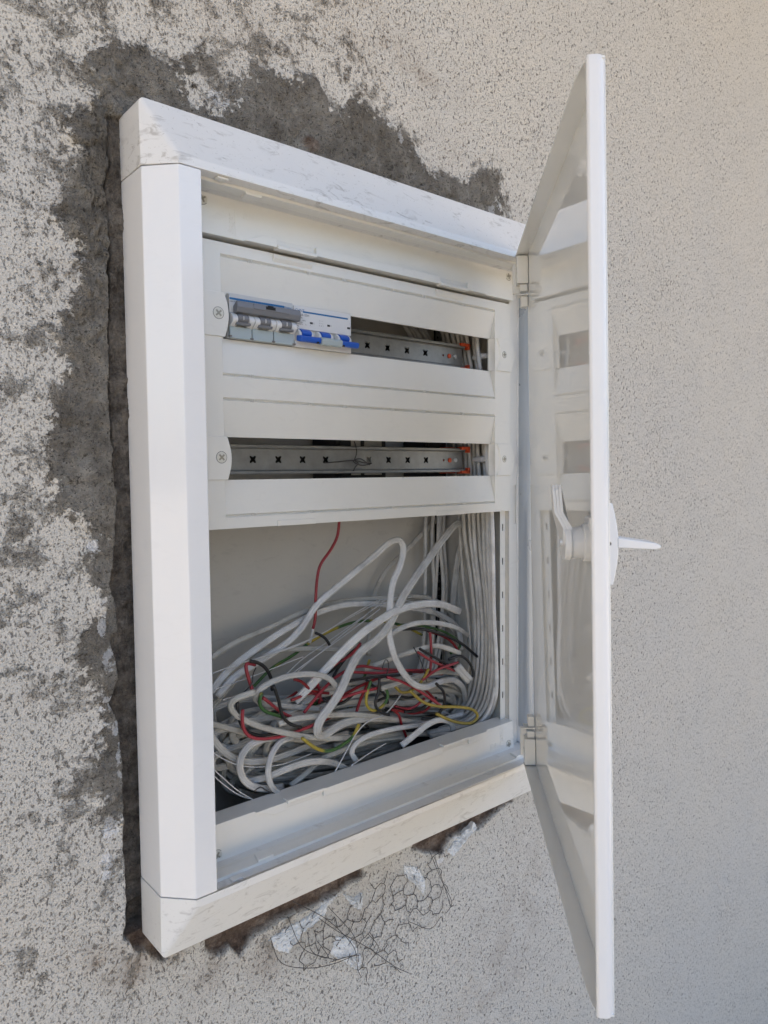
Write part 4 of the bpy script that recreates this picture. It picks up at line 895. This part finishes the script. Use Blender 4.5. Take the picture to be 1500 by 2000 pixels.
wire([(700, 826), (800, 808), (900, 800), (1010, 790)], 'black', 'black wire lying along the red wires in the middle', y=.024, y2=.03)
wire([(540, 590), (590, 614), (610, 650)], 'black', 'short black wire below the hanging red wire', y=.066, y2=.06)
wire([(600, 870), (640, 780), (700, 700), (760, 650)], 'black', 'black wire between the two thick slanting cables', y=.05, y2=.055)
wire([(880, 960), (960, 968), (1060, 978), (1150, 985)], 'black', 'black wire along the top of the dark block', y=.05, y2=.05)
wire([(1000, 872), (1070, 930), (1150, 950), (1240, 952), (1312, 966), (1334, 1000), (1300, 1032), (1220, 1024), (1130, 985)], 'yellow', 'yellow wire making an open loop at the lower right', y=.012, y2=.014, sec=round_sec(.0022, 9))
wire([(926, 848), (960, 882), (1010, 872), (1060, 826), (1092, 766)], 'yellow', 'yellow wire behind the lower end of the hanging bow', y=.020, y2=.018)
wire([(812, 824), (790, 890), (788, 945), (830, 972), (884, 930), (896, 886), (876, 850)], 'gy', 'green and yellow wire curled in a small ring in the middle', y=.018, y2=.020)
wire([(476, 1104), (540, 1152), (610, 1168), (680, 1132), (728, 1092), (752, 1036)], 'gy', 'green and yellow wire sagging at the front centre', y=.006, y2=.014, sec=round_sec(.0022, 9))
wire([(278, 884), (262, 930), (290, 972), (350, 990), (400, 1010)], 'gy', 'green and yellow wire below the cut cable end at the left', y=.012, y2=.022, sec=round_sec(.0022, 9))
wire([(240, 850), (330, 760), (430, 700), (520, 632), (640, 568), (740, 536), (840, 532), (960, 552), (1060, 600)], 'gy', 'long green and yellow wire rising along the back plate', y=.070, y2=.09)
wire([(940, 550), (1060, 556), (1180, 590), (1250, 650), (1200, 690)], 'gy', 'green and yellow wire behind the white arch at the right', y=.07, y2=.06)
def bare(path, y, y2, label, sec=THIN, mat='steel'): return cable('steel_wire', path, sec, mat, label, 'wire', y=y, y2=y2)
bare([(190, 734), (420, 664), (560, 600), (720, 510), (880, 430), (1000, 408)], .052, .09, 'thin bright steel wire stretched across the upper left of the heap')
bare([(210, 730), (430, 655), (580, 590), (740, 490), (890, 424), (1100, 470), (1290, 590)], .054, .09, 'thin steel wire arching beside the uppermost one to the right')
bare([(30, 792), (110, 760), (160, 752)], .05, .05, 'short steel wire end at the left edge')
bare([(50, 866), (240, 800), (420, 730), (480, 708)], .036, .05, 'steel wire crossing behind the hooked red wire')
bare([(88, 918), (240, 872), (380, 818), (520, 720), (700, 590), (860, 470)], .020, .07, 'steel wire running from the cut cable end up to the right')
bare([(400, 790), (480, 716), (620, 620), (800, 492)], .05, .08, 'steel wire parallel to the long rising ones')
bare([(430, 800), (560, 690), (700, 575), (860, 452), (1010, 415)], .055, .085, 'lowest of the parallel rising steel wires')
bare([(636, 1268), (690, 1170), (740, 1080), (800, 1020), (884, 984), (960, 890)], .002, .024, 'bright steel wire bent upright at the front centre', round_sec(.0009, 6))
bare([(716, 1238), (800, 1180), (884, 1130)], .002, .012, 'short bright steel wire beside the bent one', round_sec(.0009, 6))
bare([(20, 1160), (90, 1206), (180, 1240), (290, 1244), (400, 1226), (520, 1180)], .006, .02, 'steel wire bowing across the lower left loops')
bare([(20, 1236), (90, 1300), (160, 1360), (240, 1408)], .004, .008, 'upper of the two steel wires in the lower left corner')
bare([(20, 1266), (90, 1330), (170, 1384), (230, 1402)], .006, .01, 'lower of the two steel wires in the lower left corner')
bare([(1020, 660), (1060, 740), (1084, 830)], .012, .02, 'thin dark wire standing beside the red wire tip', THIN, 'rust')
bare([(866, 770), (876, 722), (892, 716), (900, 760), (888, 790)], .02, .02, 'thin dark wire bent into a small eye in the middle', round_sec(.0007, 6), 'rust')
bare([(170, 900), (240, 830), (226, 800), (250, 760)], .02, .025, 'thin rusty wire beside the hooked red wire', THIN, 'rust')
bare([(240, 1365), (275, 1330), (290, 1360), (340, 1372)], .002, .004, 'thin dark wire kink on the lower left loop', THIN, 'rust')
# tie wire on the lower rail
zt = lambda u, v: at(u, v, .028)
P = [zt(633, 904), zt(660, 902), zt(690, 899), zt(712, 904), zt(726, 905), zt(706, 909), zt(690, 901), zt(704, 896), zt(722, 908)]
setp(mk('tie_wire', sweep(spline(P, .001), round_sec(.0007, 6)), M['rust'], None, smooth=True), 'dark tie wire twisted in front of the lower rail', 'wire')
P = [at(692, 862, .026), at(696, 876, .026), at(696, 888, .027), at(692, 900, .027), at(700, 904, .025), at(694, 912, .028), at(690, 920, .03)]
setp(mk('tie_wire', sweep(spline(P, .001), round_sec(.0007, 6)), M['rust'], None, smooth=True), 'dark tie wire standing upright across the lower rail', 'wire')

# ------------------------------------------------------------------ torn wire mesh and broken plaster under the cabinet
def hexmesh():
    poly = wpoly([(520, 1825), (620, 1770), (740, 1712), (830, 1665), (870, 1655), (872, 1700), (886, 1760), (850, 1790), (800, 1850), (770, 1905), (700, 1912), (640, 1870), (560, 1885), (530, 1860)])
    s = .0160; h = s*math.sqrt(3)/2; E = {}
    def warp(x, z):
        a = fbm(np.array([x]), np.array([z]), 22, 3, 31)[0]; b2 = fbm(np.array([x]), np.array([z]), 22, 3, 32)[0]; c = fbm(np.array([x]), np.array([z]), 14, 2, 33)[0]
        return (x+.016*a, -.0018-.006*abs(c), z+.016*b2)
    edges = set()
    for i in range(-2, 34):
        for j in range(-4, 26):
            cx = .10+i*1.5*s*.8; cz = -.20+(j+.5*(i % 2))*2*h*.8
            ring = [(round(cx+s*.8*math.cos(math.radians(60*k)), 5), round(cz+s*.8*math.sin(math.radians(60*k)), 5)) for k in range(6)]
            for k in range(6):
                a, b2 = ring[k], ring[(k+1) % 6]; edges.add((a, b2) if a < b2 else (b2, a))
    obs = []
    pts = np.array([((a[0]+b2[0])/2, (a[1]+b2[1])/2) for a, b2 in edges]); dist = seg_dist(pts[:, 0], pts[:, 1], poly)
    V, F = [], []
    sec = round_sec(.00045, 5)
    def tube(P):
        me = sweep(np.array(P), sec, np.array([0.1, -1, .2])); n0 = len(V)
        V.extend([tuple(v.co) for v in me.vertices]); F.extend([tuple(n0+i for i in p.vertices) for p in me.polygons]); bpy.data.meshes.remove(me)
    el = sorted(edges)
    pts = np.array([((a[0]+b2[0])/2, (a[1]+b2[1])/2) for a, b2 in el]); dist = seg_dist(pts[:, 0], pts[:, 1], poly)
    rr = random.Random(4)
    for (a, b2), d in zip(el, dist):
        if d < .002 or rr.random() < .16+.3*(d < .012): continue
        m = ((a[0]+b2[0])/2+rr.uniform(-.0025, .0025), (a[1]+b2[1])/2+rr.uniform(-.0025, .0025))
        tube([warp(*a), warp(*m), warp(*b2)])
    # loose strands and curled ends
    for path in (((570, 1760), (640, 1800), (690, 1850), (700, 1890), (704, 1912)), ((560, 1790), (590, 1850), (640, 1868), (660, 1872)), ((625, 1790), (660, 1820), (720, 1855), (770, 1885), (800, 1900)), ((640, 1770), (690, 1830), (700, 1880)), ((838, 1660), (862, 1720), (884, 1760), (872, 1782)), ((850, 1672), (868, 1740), (880, 1775), (888, 1768)), ((530, 1830), (548, 1880), (600, 1892), (650, 1885), (700, 1860)), ((600, 1820), (610, 1860), (640, 1870), (620, 1840)), ((700, 1868), (676, 1870), (650, 1876)), ((720, 1880), (740, 1850), (720, 1820)), ((800, 1800), (840, 1815), (860, 1790), (866, 1800))):
        P = [at(u, v, -.006-.006*rr.random()) for u, v in path]
        P = [p+np.array([rr.uniform(-.002, .002), 0, rr.uniform(-.002, .002)]) for p in P]; tube(spline(P, .003))
    me = bpy.data.meshes.new('mesh'); me.from_pydata(V, [], F); me.update()
    setp(mk('wire_mesh', me, M['rust'], None, smooth=True), 'torn piece of rusty hexagonal wire mesh sticking out below the cabinet', 'wire mesh')
hexmesh()
def chip(pts, label_seed, t=.006):
    poly = wpoly(pts); c = np.mean(poly, 0); n = 72; R = random.Random(label_seed)
    P = np.array(poly); k = len(P); ring = []
    for i in range(n):
        f = i/n*k; a = P[int(f) % k]; b2 = P[(int(f)+1) % k]; q = a+(b2-a)*(f-int(f)); ring.append(q+np.array([R.uniform(-.0011, .0011), R.uniform(-.0011, .0011)]))
    bm = BM(); rows = []
    for s, y in ((1.0, .004), (1.0, -.0016), (.95, -.0024), (.86, -.0020), (.74, -.0030), (.6, -.0022), (.46, -.0034), (.3, -.0026), (.14, -.0032)):
        rows.append([bm.verts.new((c[0]+(q[0]-c[0])*s, y+(R.uniform(-.0016, .0012) if s < 1 else R.uniform(-.0004, .0004)), c[1]+(q[1]-c[1])*s)) for q in ring])
    for r0, r1 in zip(rows, rows[1:]):
        for i in range(n): bm.faces.new((r0[i], r0[(i+1) % n], r1[(i+1) % n], r1[i]))
    bm.faces.new(rows[-1]); fix(bm)
    return mk('plaster_chip', bm, M['lime'], WALL)
chip([(668, 1745), (690, 1752), (706, 1742), (704, 1778), (690, 1770)], 1)
chip([(655, 1830), (685, 1832), (705, 1872), (700, 1898), (672, 1878), (645, 1862)], 2, .009)
chip([(788, 1690), (815, 1695), (828, 1720), (826, 1748), (810, 1728), (790, 1712)], 3)
chip([(525, 1835), (560, 1812), (600, 1790), (640, 1760), (632, 1790), (590, 1820), (560, 1860), (540, 1855)], 4, .004)
chip([(872, 1662), (890, 1640), (925, 1605), (930, 1616), (900, 1650), (884, 1672)], 5, .005)

# ------------------------------------------------------------------ render
S.render.engine = 'CYCLES'
S.cycles.max_bounces = 6; S.cycles.diffuse_bounces = 3; S.cycles.glossy_bounces = 3; S.cycles.transmission_bounces = 4; S.cycles.caustics_reflective = False; S.cycles.caustics_refractive = False
S.render.resolution_x = 768; S.render.resolution_y = 1024
